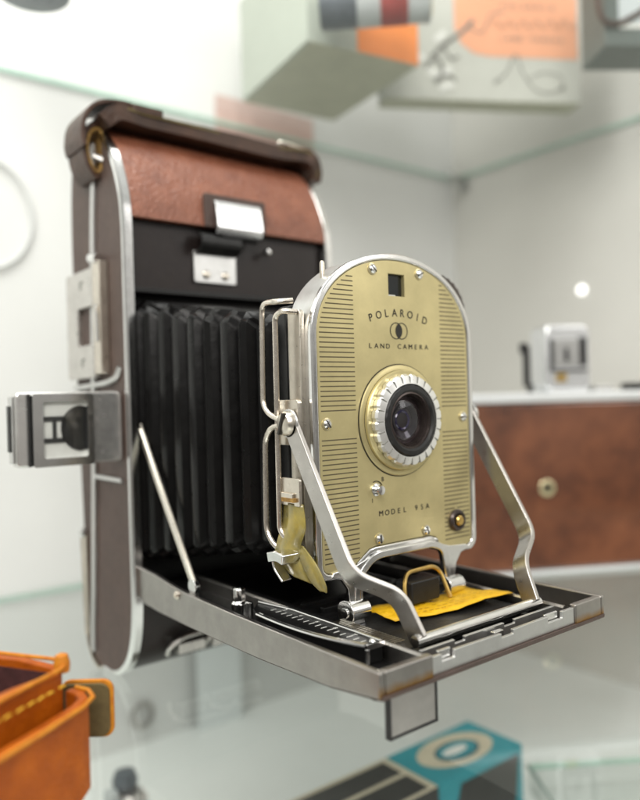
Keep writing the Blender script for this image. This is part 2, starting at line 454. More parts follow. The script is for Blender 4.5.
# chrome clasp tab and latch plate
bm = B()
ribbon(bm, fillet([(5.9,.05,18.05),(5.9,-.25,17.95),(5.9,-.46,16.6),(5.9,-.28,16.35)], .2), (1,0,0), 2.7, .10)
cl = obj('clasp', bm, 'bright_chrome', cam_t, .03)
bm = B(); tube(bm, [(4.9,-.1,16.3),(7.0,-.1,16.3)], .24, 12); ribbon(bm, fillet([(4.85,.1,16.35),(4.85,-.35,16.1),(4.85,-.3,15.6),(4.85,.3,15.4)], .25), (1,0,0), 2.3, .12); obj('clasp_spring', bm, 'black_satin', cl)
bm = B(); prism(bm, rrect(3.62, 6.05, 13.95, 15.55, .12), 'y', .38, .5); pl = obj('latch_plate', bm, 'alloy', cam_t, .02)
for x in (4.3, 5.4):
    bm = B(); lathe(bm, [(.21, .38), (.21, .33), (.14, .27), (.02, .26)], (x, 0, 14.35), 'y', 18); obj('rivet', bm, 'nickel', pl)
bm = B(); lathe(bm, [(.02, -.25), (.14, -.22), (.2, -.05), (.17, .12), (.09, .2), (.09, .55)], (7.75, 0, 15.75), 'y', 18); obj('latch_stud', bm, 'chrome', cam_t)

# lower front leather panel + clasp under the bed
lo = [p for p in FR if p[1] <= -1.3]
bm = B(); prism(bm, [(p[0]+.10, p[1]+.04) for p in lo]+[(p[0]+.6, p[1]+.35) for p in lo[::-1]], 'x', .27, 11.73)
obj('lower_panel', bm, 'brown_dark', cam_t)
bm = B()
tube(bm, fillet([(1.7,.62,-4.25),(1.55,.2,-3.8),(2.2,-.05,-3.35),(4.6,-.1,-3.2),(5.2,.1,-3.6)], .3), .13, 8)
tube(bm, fillet([(3.6,.5,-4.2),(3.7,.0,-3.65),(4.4,-.15,-3.45),(6.6,-.15,-3.3)], .3), .12, 8)
box(bm, 2.0, 3.4, -.05, .5, -4.15, -3.65); box(bm, 3.9, 6.6, .0, .5, -4.2, -3.75)
obj('lower_clasp', bm, 'chrome_worn', cam_t, .04)

# side latch plate with notch, lever
bm = B()
prism(bm, [(3.1,9.3),(6.75,9.3),(6.75,14.75),(3.1,14.75),(3.1,12.85),(5.2,12.85),(5.2,10.95),(3.1,10.95)], 'x', XL-.32, XL+.05)
lp = obj('side_latch', bm, 'chrome_worn', cam_t, .05)
bm = B(); box(bm, XL-.40, XL+.05, 2.0, 2.85, 9.45, 14.9); box(bm, XL-.5, XL-.38, 2.2, 2.6, 11.0, 12.7); obj('lever', bm, 'nickel', lp, .05)
bm = B(); tube(bm, [(XL-.3,2.2,15.0),(XL-.3,3.1,15.15)], .26, 12); tube(bm, [(XL-.45,2.25,11.0),(XL-.45,2.3,12.8)], .09, 8); obj('lever_pivot', bm, 'chrome', lp)
bm = B(); box(bm, XL-.06, XL+.03, 3.1, 5.19, 10.96, 12.84); obj('latch_recess', bm, 'brown_side', lp)
for z in (14.0, 10.1):
    bm = B(); box(bm, XL-.335, XL-.30, 4.55, 4.75, z-.2, z+.2); box(bm, XL-.335, XL-.30, 4.3, 4.54, z+.1, z+.2); obj('engraving', bm, 'sketch_grey', lp)
# ledge above and below the viewfinder
bm = B(); tube(bm, fillet([(XL-.04,6.5,8.85),(XL-.05,2.2,9.0),(XL-.03,1.1,9.2),(XL+.03,.8,9.7)], .5), .15, 8); obj('trim_ledge', bm, 'alloy', cam_t)
bm = B(); tube(bm, [(XL-.0,4.2,4.35),(XL-.0,.8,4.35)], .12, 8); obj('trim_ledge', bm, 'alloy', cam_t)

# carrying strap on top
bm = B()
top = catmull([(-.3,2.7,21.5),(.5,2.6,22.0),(2.2,2.6,22.0),(6,2.6,21.85),(9.5,2.5,21.85),(11.2,2.4,21.9),(12.0,2.4,21.75),(12.42,2.5,21.2),(12.45,2.6,20.6)], 8)
top = [p+V((0, .03*math.sin(i*.5), .05*math.sin(i*.33)+random.uniform(-.008, .008))) for i, p in enumerate(top)]
sweep(bm, top, [(-.36, -1.15), (.36, -1.15), (.36, -.4), (.30, .3), (.36, 1.15), (-.36, 1.15), (-.30, .2)], up=(0,1,0), scale=[1+.07*math.sin(i*.28)+random.uniform(-.006, .006) for i in range(len(top))])
st = obj('carry_strap', bm, 'strap_leather', cam_t, .12)
bm = B(); ribbon(bm, [p+V((0,-1.13,.24)) for p in top], (0,1,0), .10, .12); obj('raw_edge', bm, 'olive_leather', st)
bm = B()
ribbon(bm, catmull([(2.4,2.9,22.5),(.8,2.9,22.65),(-.4,3.0,22.45),(-1.05,3.1,21.8),(-1.2,3.2,20.9),(-1.1,3.2,20.3)], 6), (0,1,0), 2.4, .22)
obj('strap_end', bm, 'strap_leather', st, .06)
bm = B()
ribbon(bm, catmull([(-.15,3.4,21.5),(-.75,3.4,21.35),(-1.02,3.4,20.5),(-.85,3.4,19.6),(-.45,3.4,19.05),(-.1,3.4,19.4),(.0,3.4,20.4)], 6, True), (0,1,0), 2.0, .2, True)
obj('strap_loop', bm, 'strap_leather', st, .05)
bm = B()
ribbon(bm, catmull([(-.2,3.35,21.3),(-.65,3.35,21.2),(-.88,3.35,20.5),(-.74,3.35,19.7),(-.45,3.35,19.25),(-.22,3.35,19.5),(-.15,3.35,20.4)], 6, True), (0,1,0), 2.0, .1, True)
obj('loop_lining', bm, 'strap_inside', st)
bm = B(); tube(bm, [(-.45,2.6,20.0),(-.2,2.4,19.9),(.1,2.8,19.8)], .2, 10); obj('strap_lug', bm, 'foot_metal', st)
for x, w in ((1.1, 1.6), (10.2, .35), (11.6, .6)):
    bm = B(); box(bm, x, x+w, 1.4, 3.85, 22.2, 22.62 if x < 5 else 22.42); obj('strap_keeper', bm, 'strap_leather', st, .08)
bm = B(); tube(bm, fillet([(9.9,1.7,22.2),(9.9,1.55,22.5),(11.3,1.6,22.45),(11.3,1.7,22.1)], .15), .09, 8); obj('strap_buckle', bm, 'nickel', st)

# viewfinder housing on the left
vt = []
bm = B(); prism(bm, rrect(-5.05, -.24, 5.32, 8.58, .22), 'y', .62, 1.4); vf = obj('viewfinder', bm, 'finder_chrome', cam_t, .12, seg=3)
bm = B(); prism(bm, rrect(-5.14, -5.06, 5.5, 8.42, .03), 'y', .80, 1.38); obj('eyepiece', bm, 'alloy', vf, .06)
bm = B(); prism(bm, rrect(-5.20, -5.145, 6.0, 8.0, .02), 'y', 1.0, 1.4); obj('eyepiece_pad', bm, 'black_satin', vf, .03)
bm = B(); holed(bm, rrect(-4.44, -1.78, 5.32, 8.50, .10), [rrect(-4.0, -2.05, 5.68, 8.15, .12)], .62, .22); obj('window_frame', bm, 'chrome', vf, .06)
bm = B(); box(bm, -4.56, -4.45, .45, .66, 5.35, 8.5); obj('frame_gap', bm, 'black_satin', vf, .03)
bm = B(); prism(bm, rrect(-4.05, -2.0, 5.62, 8.2, .1), 'y', .45, .6); obj('reflection_backing', bm, 'white_enamel', vf)  # white backing in place of the bright mirrored surroundings
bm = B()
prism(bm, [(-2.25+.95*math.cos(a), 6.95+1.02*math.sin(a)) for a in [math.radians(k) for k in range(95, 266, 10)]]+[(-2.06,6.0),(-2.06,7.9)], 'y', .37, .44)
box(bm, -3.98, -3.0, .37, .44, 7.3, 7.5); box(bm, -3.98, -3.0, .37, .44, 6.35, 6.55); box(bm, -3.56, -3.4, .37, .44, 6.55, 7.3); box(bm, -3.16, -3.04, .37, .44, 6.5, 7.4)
obj('reflection_shapes', bm, 'black_satin', vf)  # dark shapes modelled to stand for reflections in the window
bm = B(); prism(bm, rrect(-3.99, -2.06, 5.69, 8.14, .1), 'y', .30, .31); obj('window_glass', bm, 'clear_window', vf)

# bellows
bm = B(); rings = []; NP = 9; y0, y1 = 1.2, -9.5; steps = NP*4
for i in range(steps+1):
    f = i/steps; y = y0+(y1-y0)*f
    ph = (i % 4)
    if ph == 0: pj = random.uniform(-.04, .05); yj = random.uniform(-.05, .05)
    amp = [-.34, .22, .33+pj, .27][ph]; y += yj if ph else 0
    x0, x1 = .62+f*.95-amp, 11.38-f*.95+amp
    zt, zb = 12.75-f*1.85+amp*.75, .55+f*1.9-amp*.6
    r = .55; ring = []
    for cx, cz, a in ((x1-r, zt-r, 0), (x0+r, zt-r, 90), (x0+r, zb+r, 180), (x1-r, zb+r, 270)):
        for k in range(5):
            t = math.radians(a+90*k/4); pinch = 1-.22*math.sin(PI*k/4)*(1 if ph in (1, 2, 3) else -1)+random.uniform(-.16, .16)*(k in (1, 2, 3))*(1 if cz > 6 else .4)
            ring.append(bm.verts.new(V((cx+r*pinch*math.cos(t)+random.uniform(-.008, .008), y+random.uniform(-.012, .012)+(.12 if k == 2 else 0), cz+r*pinch*math.sin(t)+random.uniform(-.02, .02)))))
    rings.append(ring)
for A, Bq in zip(rings, rings[1:]):
    m = len(A)
    for k in range(m): bm.faces.new((A[k], A[(k+1) % m], Bq[(k+1) % m], Bq[k]))
obj('bellows', bm, 'bellows_leather', cam_t, ang=34)

# ------------------------------------------------------------------ bed
def side_poly():
    return [(.0, .40), (-1.6, .34), (-3.2, .16), (-4.8, .05), (-8, .0), (-16.33, .0), (-16.33, -.78), (-14, -1.08), (-10, -1.24), (-5, -1.3), (-2, -1.28), (-.6, -1.2), (.0, -1.0)]
bm = B(); prism(bm, rrect(.28, 11.72, -15.9, .2, .1), 'z', -1.02, -.62)
bed = obj('bed', bm, 'black_enamel', cam_t)
for x0, x1 in ((.02, .26), (11.74, 11.98)):
    bm = B(); prism(bm, side_poly(), 'x', x0, x1); obj('side_rail', bm, 'chrome_corner', bed, .07)
bm = B(); box(bm, .27, 2.30, -16.34, -16.05, -.76, 0); obj('corner_cap', bm, 'chrome_corner', bed, .06)
bm = B(); box(bm, 10.0, 11.73, -16.34, -16.05, -.76, 0); obj('corner_cap', bm, 'chrome_corner', bed, .06)
bm = B(); prism(bm, [(0.1,-1.0),(-.6,-1.23),(-2,-1.31),(-5,-1.34),(-10,-1.28),(-14,-1.12),(-16.36,-.84),(-16.38,-.70),(-16.2,-.70),(-14,-.95),(-5,-1.1),(0.1,-.9)], 'x', .10, 11.90); obj('leather_cover', bm, 'brown_side', bed)
# notched front strip
def notch(x0, x1, zt, zl): return [(x0, zt), (x0, zl), (x1, zl), (x1, zt)]
poly = [(2.31, -.70), (2.31, -.10)]+notch(2.75, 3.35, -.10, -.34)+notch(5.7, 6.35, -.12, -.27)+notch(8.35, 9.25, -.10, -.34)+[(9.99, -.10), (9.99, -.70)]
bm = B(); prism(bm, poly, 'y', -16.28, -16.14); obj('front_strip', bm, 'alloy', bed, .025)
bm = B(); bm.free()
for b_ in ((2.75, 3.35, -16.1, -16.0, -.4, -.06), (8.4, 9.2, -16.1, -16.0, -.4, -.1), (5.8, 6.3, -15.9, -15.7, -.5, -.2)):
    bm = B(); box(bm, *b_); obj('catch', bm, 'chrome', bed, .03)
bm = B(); poly = [(2.5, -.6), (2.5, -.12)]+notch(4.1, 4.6, -.12, -.25)+notch(6.7, 7.3, -.12, -.25)+[(9.8, -.12), (9.8, -.6)]; prism(bm, poly, 'y', -15.62, -15.5); obj('inner_strip', bm, 'alloy', bed, .02)
# inner rails
for x in (2.2, 9.8):
    bm = B(); prism(bm, [(x-.10, -.62), (x+.10, -.62), (x+.10, -.12), (x+.04, -.05), (x-.04, -.05), (x-.10, -.12)], 'y', -16.0, -1.0); obj('track_rail', bm, 'chrome_corner', bed)
for x in (3.1, 8.9):
    bm = B(); box(bm, x-.12, x+.12, -15.4, -1.2, -.62, -.38); obj('focus_track', bm, 'black_satin', bed, .03)
bm = B(); lathe(bm, [(1.5, -.62), (1.5, -.5), (1.35, -.45), (1.1, -.45), (1.0, -.52), (.02, -.52)], (4.3, -8.6, 0), 'z', 40); obj('turntable', bm, 'black_satin', bed)
bm = B(); box(bm, 3.4, 8.6, -9.6, -9.3, -.62, -.2); box(bm, 3.4, 8.6, -8.2, -8.0, -.62, -.34); obj('cross_brace', bm, 'black_satin', bed, .04)
# rack + carriage under the standard
bm = B(); prism(bm, rrect(2.55, 9.5, -14.75, -10.6, .12), 'z', -.60, -.34); obj('carriage', bm, 'black_satin', bed, .04)
bm = B()
for k in range(22): box(bm, 2.62, 3.1, -14.3+k*.15, -14.22+k*.15, -.34, -.22)
obj('rack_teeth', bm, 'nickel', bed)
# distance scale
arc = catmull([(.63,-9.05,0),(.58,-10.6,0),(.67,-12.1,0),(.92,-13.4,0),(1.27,-14.35,0)], 5)
poly = [(p.x, p.y) for p in arc]+[(1.98, -14.4), (1.98, -12), (1.95, -9.5), (1.62, -7.6), (1.0, -8.2)]
bm = B(); prism(bm, poly, 'z', -.62, -.02); dsb = obj('distance_scale', bm, 'black_enamel', bed, .04)
bm = B(); tube(bm, [(p.x-.0, p.y, .02) for p in arc], .07, 8); tube(bm, [(p.x+.2, p.y+.1, .0) for p in arc], .035, 8); tube(bm, [(1.62,-7.7,.02),(1.95,-9.5,.02),(1.98,-12,.02),(1.98,-14.3,.02)], .05, 8)
box(bm, 1.25, 2.02, -14.46, -14.36, -.12, .05); box(bm, 1.22, 1.34, -14.47, -14.38, -.55, -.1)
obj('scale_edge', bm, 'chrome', dsb)
bm = B()
for k in range(16):
    f = k/15; y = -8.9-5.0*f; box(bm, 1.35+.1*f, 1.6+.1*f, y-.015, y+.015, -.02, -.012)
    if k % 3 == 1: letter(bm, '3468TF'[k//3 % 6], V((0,-1,0)), V((1,0,0)), (1.78, y, -.01), .2)
obj('scale_marks', bm, 'white_enamel', dsb, recalc=False)
bm = B(); lathe(bm, [(.12, 0), (.12, .03), (.08, .09), (.02, .1)], (1.72, -14.2, 0), 'z', 14); lathe(bm, [(.1, 0), (.1, .02), (.05, .08), (.01, .09)], (1.2, -15.0, -.62), 'z', 12); obj('scale_screw', bm, 'chrome', dsb)
bm = B(); lathe(bm, [(.34, -.62), (.34, -.1), (.27, 0), (.26, .45), (.2, .52), (.02, .53)], (1.2, -6.9, 0), 'z', 18, mod=lambda k, j, r: r*(1.0 if k % 2 or j < 2 else .9)); box(bm, .98, 1.06, -7.4, -6.9, -.62, -.05); box(bm, 1.35, 1.5, -7.5, -7.0, -.62, -.02); obj('focus_lock', bm, 'chrome', bed, .02)
# folding foot
bm = B(); box(bm, .45, 2.38, -16.30, -16.14, -2.02, -.85); ft = obj('folding_foot', bm, 'foot_metal', bed, .02)
bm = B(); box(bm, .40, .47, -16.33, -16.12, -2.06, -.86); box(bm, .40, 2.44, -16.33, -16.12, -2.09, -2.02); box(bm, 2.37, 2.44, -16.33, -16.12, -2.03, -.86); obj('foot_edge', bm, 'black_satin', ft, .01)
# braces from body to bed
for x, sx in ((.36, -1), (11.64, 1)):
    bm = B(); ribbon(bm, [(x,.15,6.9),(x,-2.2,3.75),(x,-4.75,.42)], (0,.8,-.6), .50, .09); br = obj('folding_brace', bm, 'nickel', cam_t, .02)
    bm = B(); ribbon(bm, [(x-.02,-.05,6.75),(x-.02,-2.40,3.6),(x-.02,-4.95,.27)], (0,.8,-.6), .07, .16); obj('brace_flange', bm, 'chrome', br)
    bm = B(); lathe(bm, [(.20, -.35), (.20, -.38), (.13, -.46), (.02, -.48)] if sx < 0 else [(.20, .35), (.20, .38), (.13, .46), (.02, .48)], (x, -3.9, -.15), 'x', 16); lathe(bm, [(.07, -.45), (.07, -.5)] if sx < 0 else [(.07, .45), (.07, .5)], (x, -3.9, -.15), 'x', 10); obj('brace_screw', bm, 'nickel', br)
    bm = B(); lathe(bm, [(.32, -.12), (.32, .10), (.25, .16)], (x, -4.75, .32), 'x', 18); box(bm, x-.1, x+.1, -4.95, -4.6, -.4, .3); obj('brace_knuckle', bm, 'chrome', br, .03)
# cross rod
bm = B(); tube(bm, [(2.75,-15.1,-.02),(9.45,-15.1,-.02)], .20, 20); obj('cross_rod', bm, 'chrome', bed)
# yellow card lying on the carriage
C4 = [V((4.0,-10.9,-.12)), V((9.4,-11.5,-.12)), V((9.78,-13.75,-.05)), V((4.1,-12.75,-.12))]
bm = B(); g = []
for i in range(13):
    row = []
    for j in range(9):
        a, b = i/12, j/8
        p = C4[0]*(1-a)*(1-b)+C4[1]*a*(1-b)+C4[2]*a*b+C4[3]*(1-a)*b
        p = p+V((0, 0, .06*math.sin(a*7+b*2)+.05*math.sin(b*5-a*3)+random.uniform(-.035, .035)))
        if j == 8: p += V((0, random.uniform(-.07, .07), 0))
        row.append(bm.verts.new(p))
    g.append(row)
for i in range(12):
    for j in range(8): bm.faces.new((g[i][j], g[i+1][j], g[i+1][j+1], g[i][j+1]))
yl = obj('yellow_label', bm, 'yellow_card', bed)
sm = yl.modifiers.new('thick', 'SOLIDIFY'); sm.thickness = .0003
bm = B()
for r in range(6):
    for k in range(15):
        if random.random() < .75:
            a, b = .12+k*.052, .28+r*.11; p = C4[0]*(1-a)*(1-b)+C4[1]*a*(1-b)+C4[2]*a*b+C4[3]*(1-a)*b
            z = p.z+.06*math.sin(a*7+b*2)+.05*math.sin(b*5-a*3)+.03
            bm.faces.new([bm.verts.new(V(q)) for q in ((p.x,p.y,z),(p.x+.2,p.y-.02,z),(p.x+.2,p.y-.05,z),(p.x,p.y-.03,z))])
obj('fine_print', bm, 'label_ink', yl)
# black release block with wire bail
bm = B(); prism(bm, rrect(5.6, 7.15, .0, .85, .08), 'y', -12.2, -11.3); rb = obj('release_block', bm, 'black_satin', bed, .06)
bm = B(); tube(bm, fillet([(5.25,-12.2,-.1),(5.4,-12.0,.75),(5.8,-11.7,1.12),(7.3,-11.7,1.15),(7.7,-11.7,.9),(7.85,-12.1,-.1)], .3), .09, 8); obj('wire_bail', bm, 'brass', rb)

# ------------------------------------------------------------------ front standard
YF = -11.41; XC = 6.0; ZC = 7.03
def outline(a, zt, zc, b, zbot, arch=True, rc=.5):
    pts = []
    for k in range(0, 33):
        t = PI*k/32; c, s_ = math.cos(t), math.sin(t)
        pts.append((XC+a*math.copysign(abs(c)**.97, c), zc+b*abs(s_)**.97))
    # left side going down
    pts.append((XC-a, zbot+rc+.05))
    for k in range(1, 5):
        t = math.radians(180+90*k/5); pts.append((XC-a+rc+rc*math.cos(t), zbot+rc+rc*math.sin(t)))
    if arch:
        pts += [(XC-a+rc, zbot), (3.25, zbot), (3.45, zbot+.12), (4.2, zbot+.62), (4.5, zbot+.68), (7.5, zbot+.68), (7.9, zbot+.55), (8.15, zbot+.15), (8.35, zbot)]
    pts.append((XC+a-rc, zbot))
    for k in range(1, 5):
        t = math.radians(270+90*k/5); pts.append((XC+a-rc+rc*math.cos(t), zbot+rc+rc*math.sin(t)))
    pts.append((XC+a, zbot+rc+.05))
    return pts
bm = B(); prism(bm, outline(4.24, 13.4, 10.25, 3.22, 1.5, True), 'y', -9.85, -11.22); hs = obj('shutter_housing', bm, 'alloy', cam_t, .10, seg=3)
bm = B(); prism(bm, rrect(1.72, 10.28, 1.9, 11.5, .4), 'y', -9.2, -9.84); obj('bellows_frame', bm, 'black_satin', hs, .05)
# chrome bezel around the gold plate
OUT = outline(4.33, 13.5, 10.22, 3.30, 1.40, True); INN = outline(4.06, 13.2, 10.24, 3.04, 1.62, True, .35)
bm = B(); holed(bm, OUT, [INN], -11.20, -11.46); obj('bezel', bm, 'chrome', hs, .07, seg=3)
# arched feet
bm = B(); sweep(bm, fillet([(3.45,-11.42,.15),(3.5,-11.42,1.25),(4.35,-11.42,1.98),(7.6,-11.42,1.98),(8.2,-11.42,1.7),(8.45,-11.42,.15)], .45, 8), rect(.30, .26), up=(0,1,0)); obj('foot_arch', bm, 'chrome', hs, .06)
for sgn in (-1, 1):
    bm = B(); prism(bm, [(XC+sgn*a_, z_) for a_, z_ in ((1.75,2.02),(2.2,1.45),(2.25,.2),(2.85,.2),(2.95,.95),(3.25,1.35),(3.75,1.5),(3.6,1.68),(2.6,1.75))], 'y', -11.30, -11.50); obj('foot_web', bm, 'chrome', hs, .05)
for x in (3.35, 8.6):
    bm = B(); tube(bm, [(x-.42,-11.5,.12),(x+.5,-11.5,.12)], .36, 20); lathe(bm, [(.46, x-.5), (.46, x-.42), (.36, x-.42)], (0, -11.5, .12), 'x', 22); lathe(bm, [(.2, x-.56), (.2, x-.5)], (0, -11.5, .12), 'x', 16); box(bm, x-.3, x+.3, -11.7, -11.2, -.34, .1); obj('foot_hinge', bm, 'chrome', hs, .03)
# dial lobe at the right shoulder, stub on top
bm = B(); lathe(bm, [(1.6, -10.3), (1.75, -10.36), (1.75, -11.05), (1.6, -11.12)], (8.75, 0, 11.3), 'y', 60, mod=lambda k, j, r: r*(1 if k % 2 else .975)); obj('aperture_dial', bm, 'lens_barrel', hs)
bm = B(); lathe(bm, [(.11, 12.4), (.10, 13.02), (.07, 13.1), (.02, 13.12)], (2.95, -10.6, 0), 'z', 14); obj('release_pin', bm, 'nickel', hs)
# gold face plate with window hole
WIN = [(5.56, 11.88), (6.44, 11.88), (6.44, 12.74), (5.56, 12.74)]
GP = outline(4.04, 13.2, 10.24, 3.02, 1.64, True, .33)
bm = B(); holed(bm, GP, [WIN], -11.22, YF); fp = obj('face_plate', bm, 'gold_plate', cam_t, .012)
bm = B(); box(bm, 5.5, 6.5, -11.226, -11.10, 11.8, 12.8); obj('finder_window', bm, 'window_dark', fp)
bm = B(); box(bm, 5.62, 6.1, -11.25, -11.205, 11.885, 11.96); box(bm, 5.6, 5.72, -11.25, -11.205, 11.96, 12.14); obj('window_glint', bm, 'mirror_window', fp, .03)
# engraved lines, left and right block
bml, bmr = B(), B()
def halfw(z):
    if z <= 10.24: return 4.04
    return 4.04*math.sqrt(max(0, 1-((z-10.24)/3.02)**2))
z = 1.98
while z < 13.1:
    hw = halfw(z+.03)-.10
    for s_ in (-1, 1):
        bm = bml if s_ < 0 else bmr
        if abs(z+.03-ZC) < .42: continue
        xa, xb = (XC-hw, 3.72) if s_ < 0 else (8.42, XC+hw)
        if s_ < 0 and z < 1.9: continue
        if xb-xa > .1:
            if s_ > 0 and abs(z-2.73) < .5:
                d = math.sqrt(max(0, .5**2-(z-2.73)**2)); box(bm, xa, 9.1-d, YF-.006, YF+.05, z, z+.044); box(bm, 9.1+d, xb, YF-.006, YF+.05, z, z+.044)
            else: box(bm, xa, xb, YF-.006, YF+.05, z, z+.044)
    z += .1775
obj('engraved_lines', bml, 'groove_ink', fp); obj('engraved_lines', bmr, 'groove_ink', fp)
# lettering
bm = B(); Yt = YF-.012
word = 'POLAROID'; Rr = 4.6
for i, ch in enumerate(word):
    a = (i/7-.5)*2*math.asin(1.47/Rr); letter(bm, ch, EX, EZ, (6.06+Rr*math.sin(a), Yt, 11.24-Rr+Rr*math.cos(a)), .31, .95, -a)
obj('lettering', bm, 'ink', fp, recalc=False); bm = B()
textline(bm, 'LAND CAMERA', (6.06, Yt, 9.92), EX, EZ, 3.05, .195, 1.15)
obj('lettering', bm, 'ink', fp, recalc=False); bm = B()
textline(bm, 'MODEL 95A', (6.12, Yt, 3.52), EX, EZ, 2.55, .215, 1.05)
obj('lettering', bm, 'ink', fp, recalc=False); bm = B()
letter(bm, 'B', EX, EZ, (4.98, Yt, 4.82), .17); letter(bm, 'I', EX, EZ, (4.42, Yt, 4.05), .17)
obj('exposure_letters', bm, 'ink', fp, recalc=False)
# two-ring emblem
bm = B()
def ring2(cx, cz, r, w, n=40):
    A = [bm.verts.new(V((cx+(r)*math.cos(2*PI*k/n), Yt, cz+r*math.sin(2*PI*k/n)))) for k in range(n)]
    C_ = [bm.verts.new(V((cx+(r-w)*math.cos(2*PI*k/n), Yt, cz+(r-w)*math.sin(2*PI*k/n)))) for k in range(n)]
    for k in range(n): bm.faces.new((A[k], A[(k+1) % n], C_[(k+1) % n], C_[k]))
er, ed = .33, .15
ring2(6.06-ed, 10.52, er, .035); ring2(6.06+ed, 10.52, er, .035)
ha = math.acos(ed/er); lens = [(6.06-ed+er*math.cos(a), 10.52+er*math.sin(a)) for a in [ha*(k/8-1) for k in range(0, 17)]]+[(6.06+ed-er*math.cos(a), 10.52-er*math.sin(a)) for a in [ha*(k/8-1) for k in range(1, 16)]]
bm.faces.new([bm.verts.new(V((p[0], Yt-.004, p[1]))) for p in lens])
obj('emblem', bm, 'ink', fp, recalc=False)
# plate screws
for x, z, a in ((4.73,12.84,.7), (7.27,12.84,-.4), (2.31,ZC,.9), (9.69,ZC,.2), (4.72,2.56,1.5), (7.28,2.56,1.2)):
    bm = B(); lathe(bm, [(.235, YF+.02), (.235, YF-.02), (.2, YF-.03)], (x, 0, z), 'y', 18); sc_ = obj('screw', bm, 'gold_ring', fp)
    bm = B(); lathe(bm, [(.185, YF-.02), (.175, YF-.075), (.12, YF-.12), (.02, YF-.13)], (x, 0, z), 'y', 18); obj('screw_head', bm, 'chrome', sc_)
    bm = B(); M = Matrix.Translation(V((x, YF-.115, z))) @ Matrix.Rotation(a, 4, 'Y'); box(bm, -.16, .16, -.02, .02, -.022, .022, M); obj('screw_slot', bm, 'ink', sc_)
# exposure pin, flash socket
bm = B(); lathe(bm, [(.24, YF+.02), (.24, YF-.04), (.17, YF-.06), (.18, YF-.22), (.2, YF-.26), (.17, YF-.33), (.02, YF-.35)], (4.62, 0, 4.44), 'y', 20); obj('exposure_pin', bm, 'chrome', fp)
bm = B(); sweep(bm, [(4.62+.33*math.cos(a), YF-.01, 4.44+.33*math.sin(a)) for a in [math.radians(k) for k in range(-10, 130, 14)]], rect(.02, .05), up=(0,1,0)); obj('exposure_mark', bm, 'ink', fp)
bm = B(); lathe(bm, [(.46, YF+.02), (.46, YF-.1), (.40, YF-.18), (.30, YF-.18), (.28, YF-.02), (.02, YF-.02)], (9.1, 0, 2.73), 'y', 28); fs = obj('flash_socket', bm, 'lens_barrel', fp)
bm = B(); lathe(bm, [(.22, YF), (.22, YF-.22), (.16, YF-.28), (.02, YF-.29)], (9.1, 0, 2.73), 'y', 20); obj('socket_contact', bm, 'brass', fs)

# ------------------------------------------------------------------ lens
CL = (XC, 0, ZC)
bm = B(); lathe(bm, [(2.16, YF+.02), (2.16, YF-.05), (2.10, YF-.09), (1.96, YF-.10), (1.95, YF-.22), (1.9, YF-.26), (1.2, YF-.26)], CL, 'y', 80, cap=False); ln = obj('lens', bm, 'gold_plate', cam_t)
bm = B(); lathe(bm, [(2.20, YF-.004), (2.20, YF-.012), (2.15, YF-.012)], CL, 'y', 80); lathe(bm, [(1.965, YF-.09), (1.965, YF-.115), (1.93, YF-.115)], CL, 'y', 80); obj('engraved_ring', bm, 'ink', ln)
YK = YF-.55
NS = 24
def knurl(k, j, r): return r*(1.0 if (k % 6) in (1, 2, 3, 4) else .965) if j in (1, 2, 3) else r
bm = B(); lathe(bm, [(1.62, YF-.25), (1.77, YF-.28), (1.79, YF-.48), (1.72, YF-.58), (1.41, YF-.62), (1.40, YF-.3), (1.3, YF-.3)], CL, 'y', NS*6, mod=knurl, cap=False); obj('focus_ring', bm, 'ring_alloy', ln, ang=20)
bm = B()
for k in range(NS):
    a = 2*PI*k/NS; M = Matrix.Translation(V((XC, 0, ZC))) @ Matrix.Rotation(a, 4, 'Y'); box(bm, 1.46, 1.71, YF-.619, YF-.45, -.016, .016, M)
obj('ring_notches', bm, 'sketch_grey', ln)
bm = B(); lathe(bm, [(1.42, YF-.25), (1.42, YF-.56), (1.34, YF-.66), (1.18, YF-.68), (1.10, YF-.62), (1.05, YF-.45), (1.0, YF-.42)], CL, 'y', 96, mod=lambda k, j, r: r*(1 if (k//2) % 2 or j not in (1, 2) else .985), cap=False); obj('black_rim', bm, 'black_satin', ln)
bm = B(); lathe(bm, [(1.10, YF-.60), (1.03, YF-.62), (1.0, YF-.5), (.97, YF-.52), (.95, YF-.36), (.93, YF-.38), (.90, YF-.2), (.78, YF-.2), (.76, YF-.3), (.73, YF-.3), (.72, YF-.1)], CL, 'y', 64, cap=False); obj('inner_barrel', bm, 'lens_barrel', ln)
bm = B()
pr = [(.93*math.sin(a), YF-.24-.24*math.cos(a)) for a in [PI/2*(1-k/10) for k in range(10)]]+[(.01, YF-.48)]
lathe(bm, pr, CL, 'y', 48, cap=False); obj('front_element', bm, 'lens_front', ln)
bm = B()
pr = [(.74*k/10+.005, YF-.03-.20*(k/10)**2) for k in range(10, -1, -1)]
lathe(bm, pr, CL, 'y', 48, cap=False); obj('rear_element', bm, 'lens_glass', ln)
bm = B(); lathe(bm, [(.42, YF-.02), (.42, YF-.10), (.36, YF-.15), (.30, YF-.12)], CL, 'y', 40, cap=False); obj('iris_ring', bm, 'lens_violet', ln)

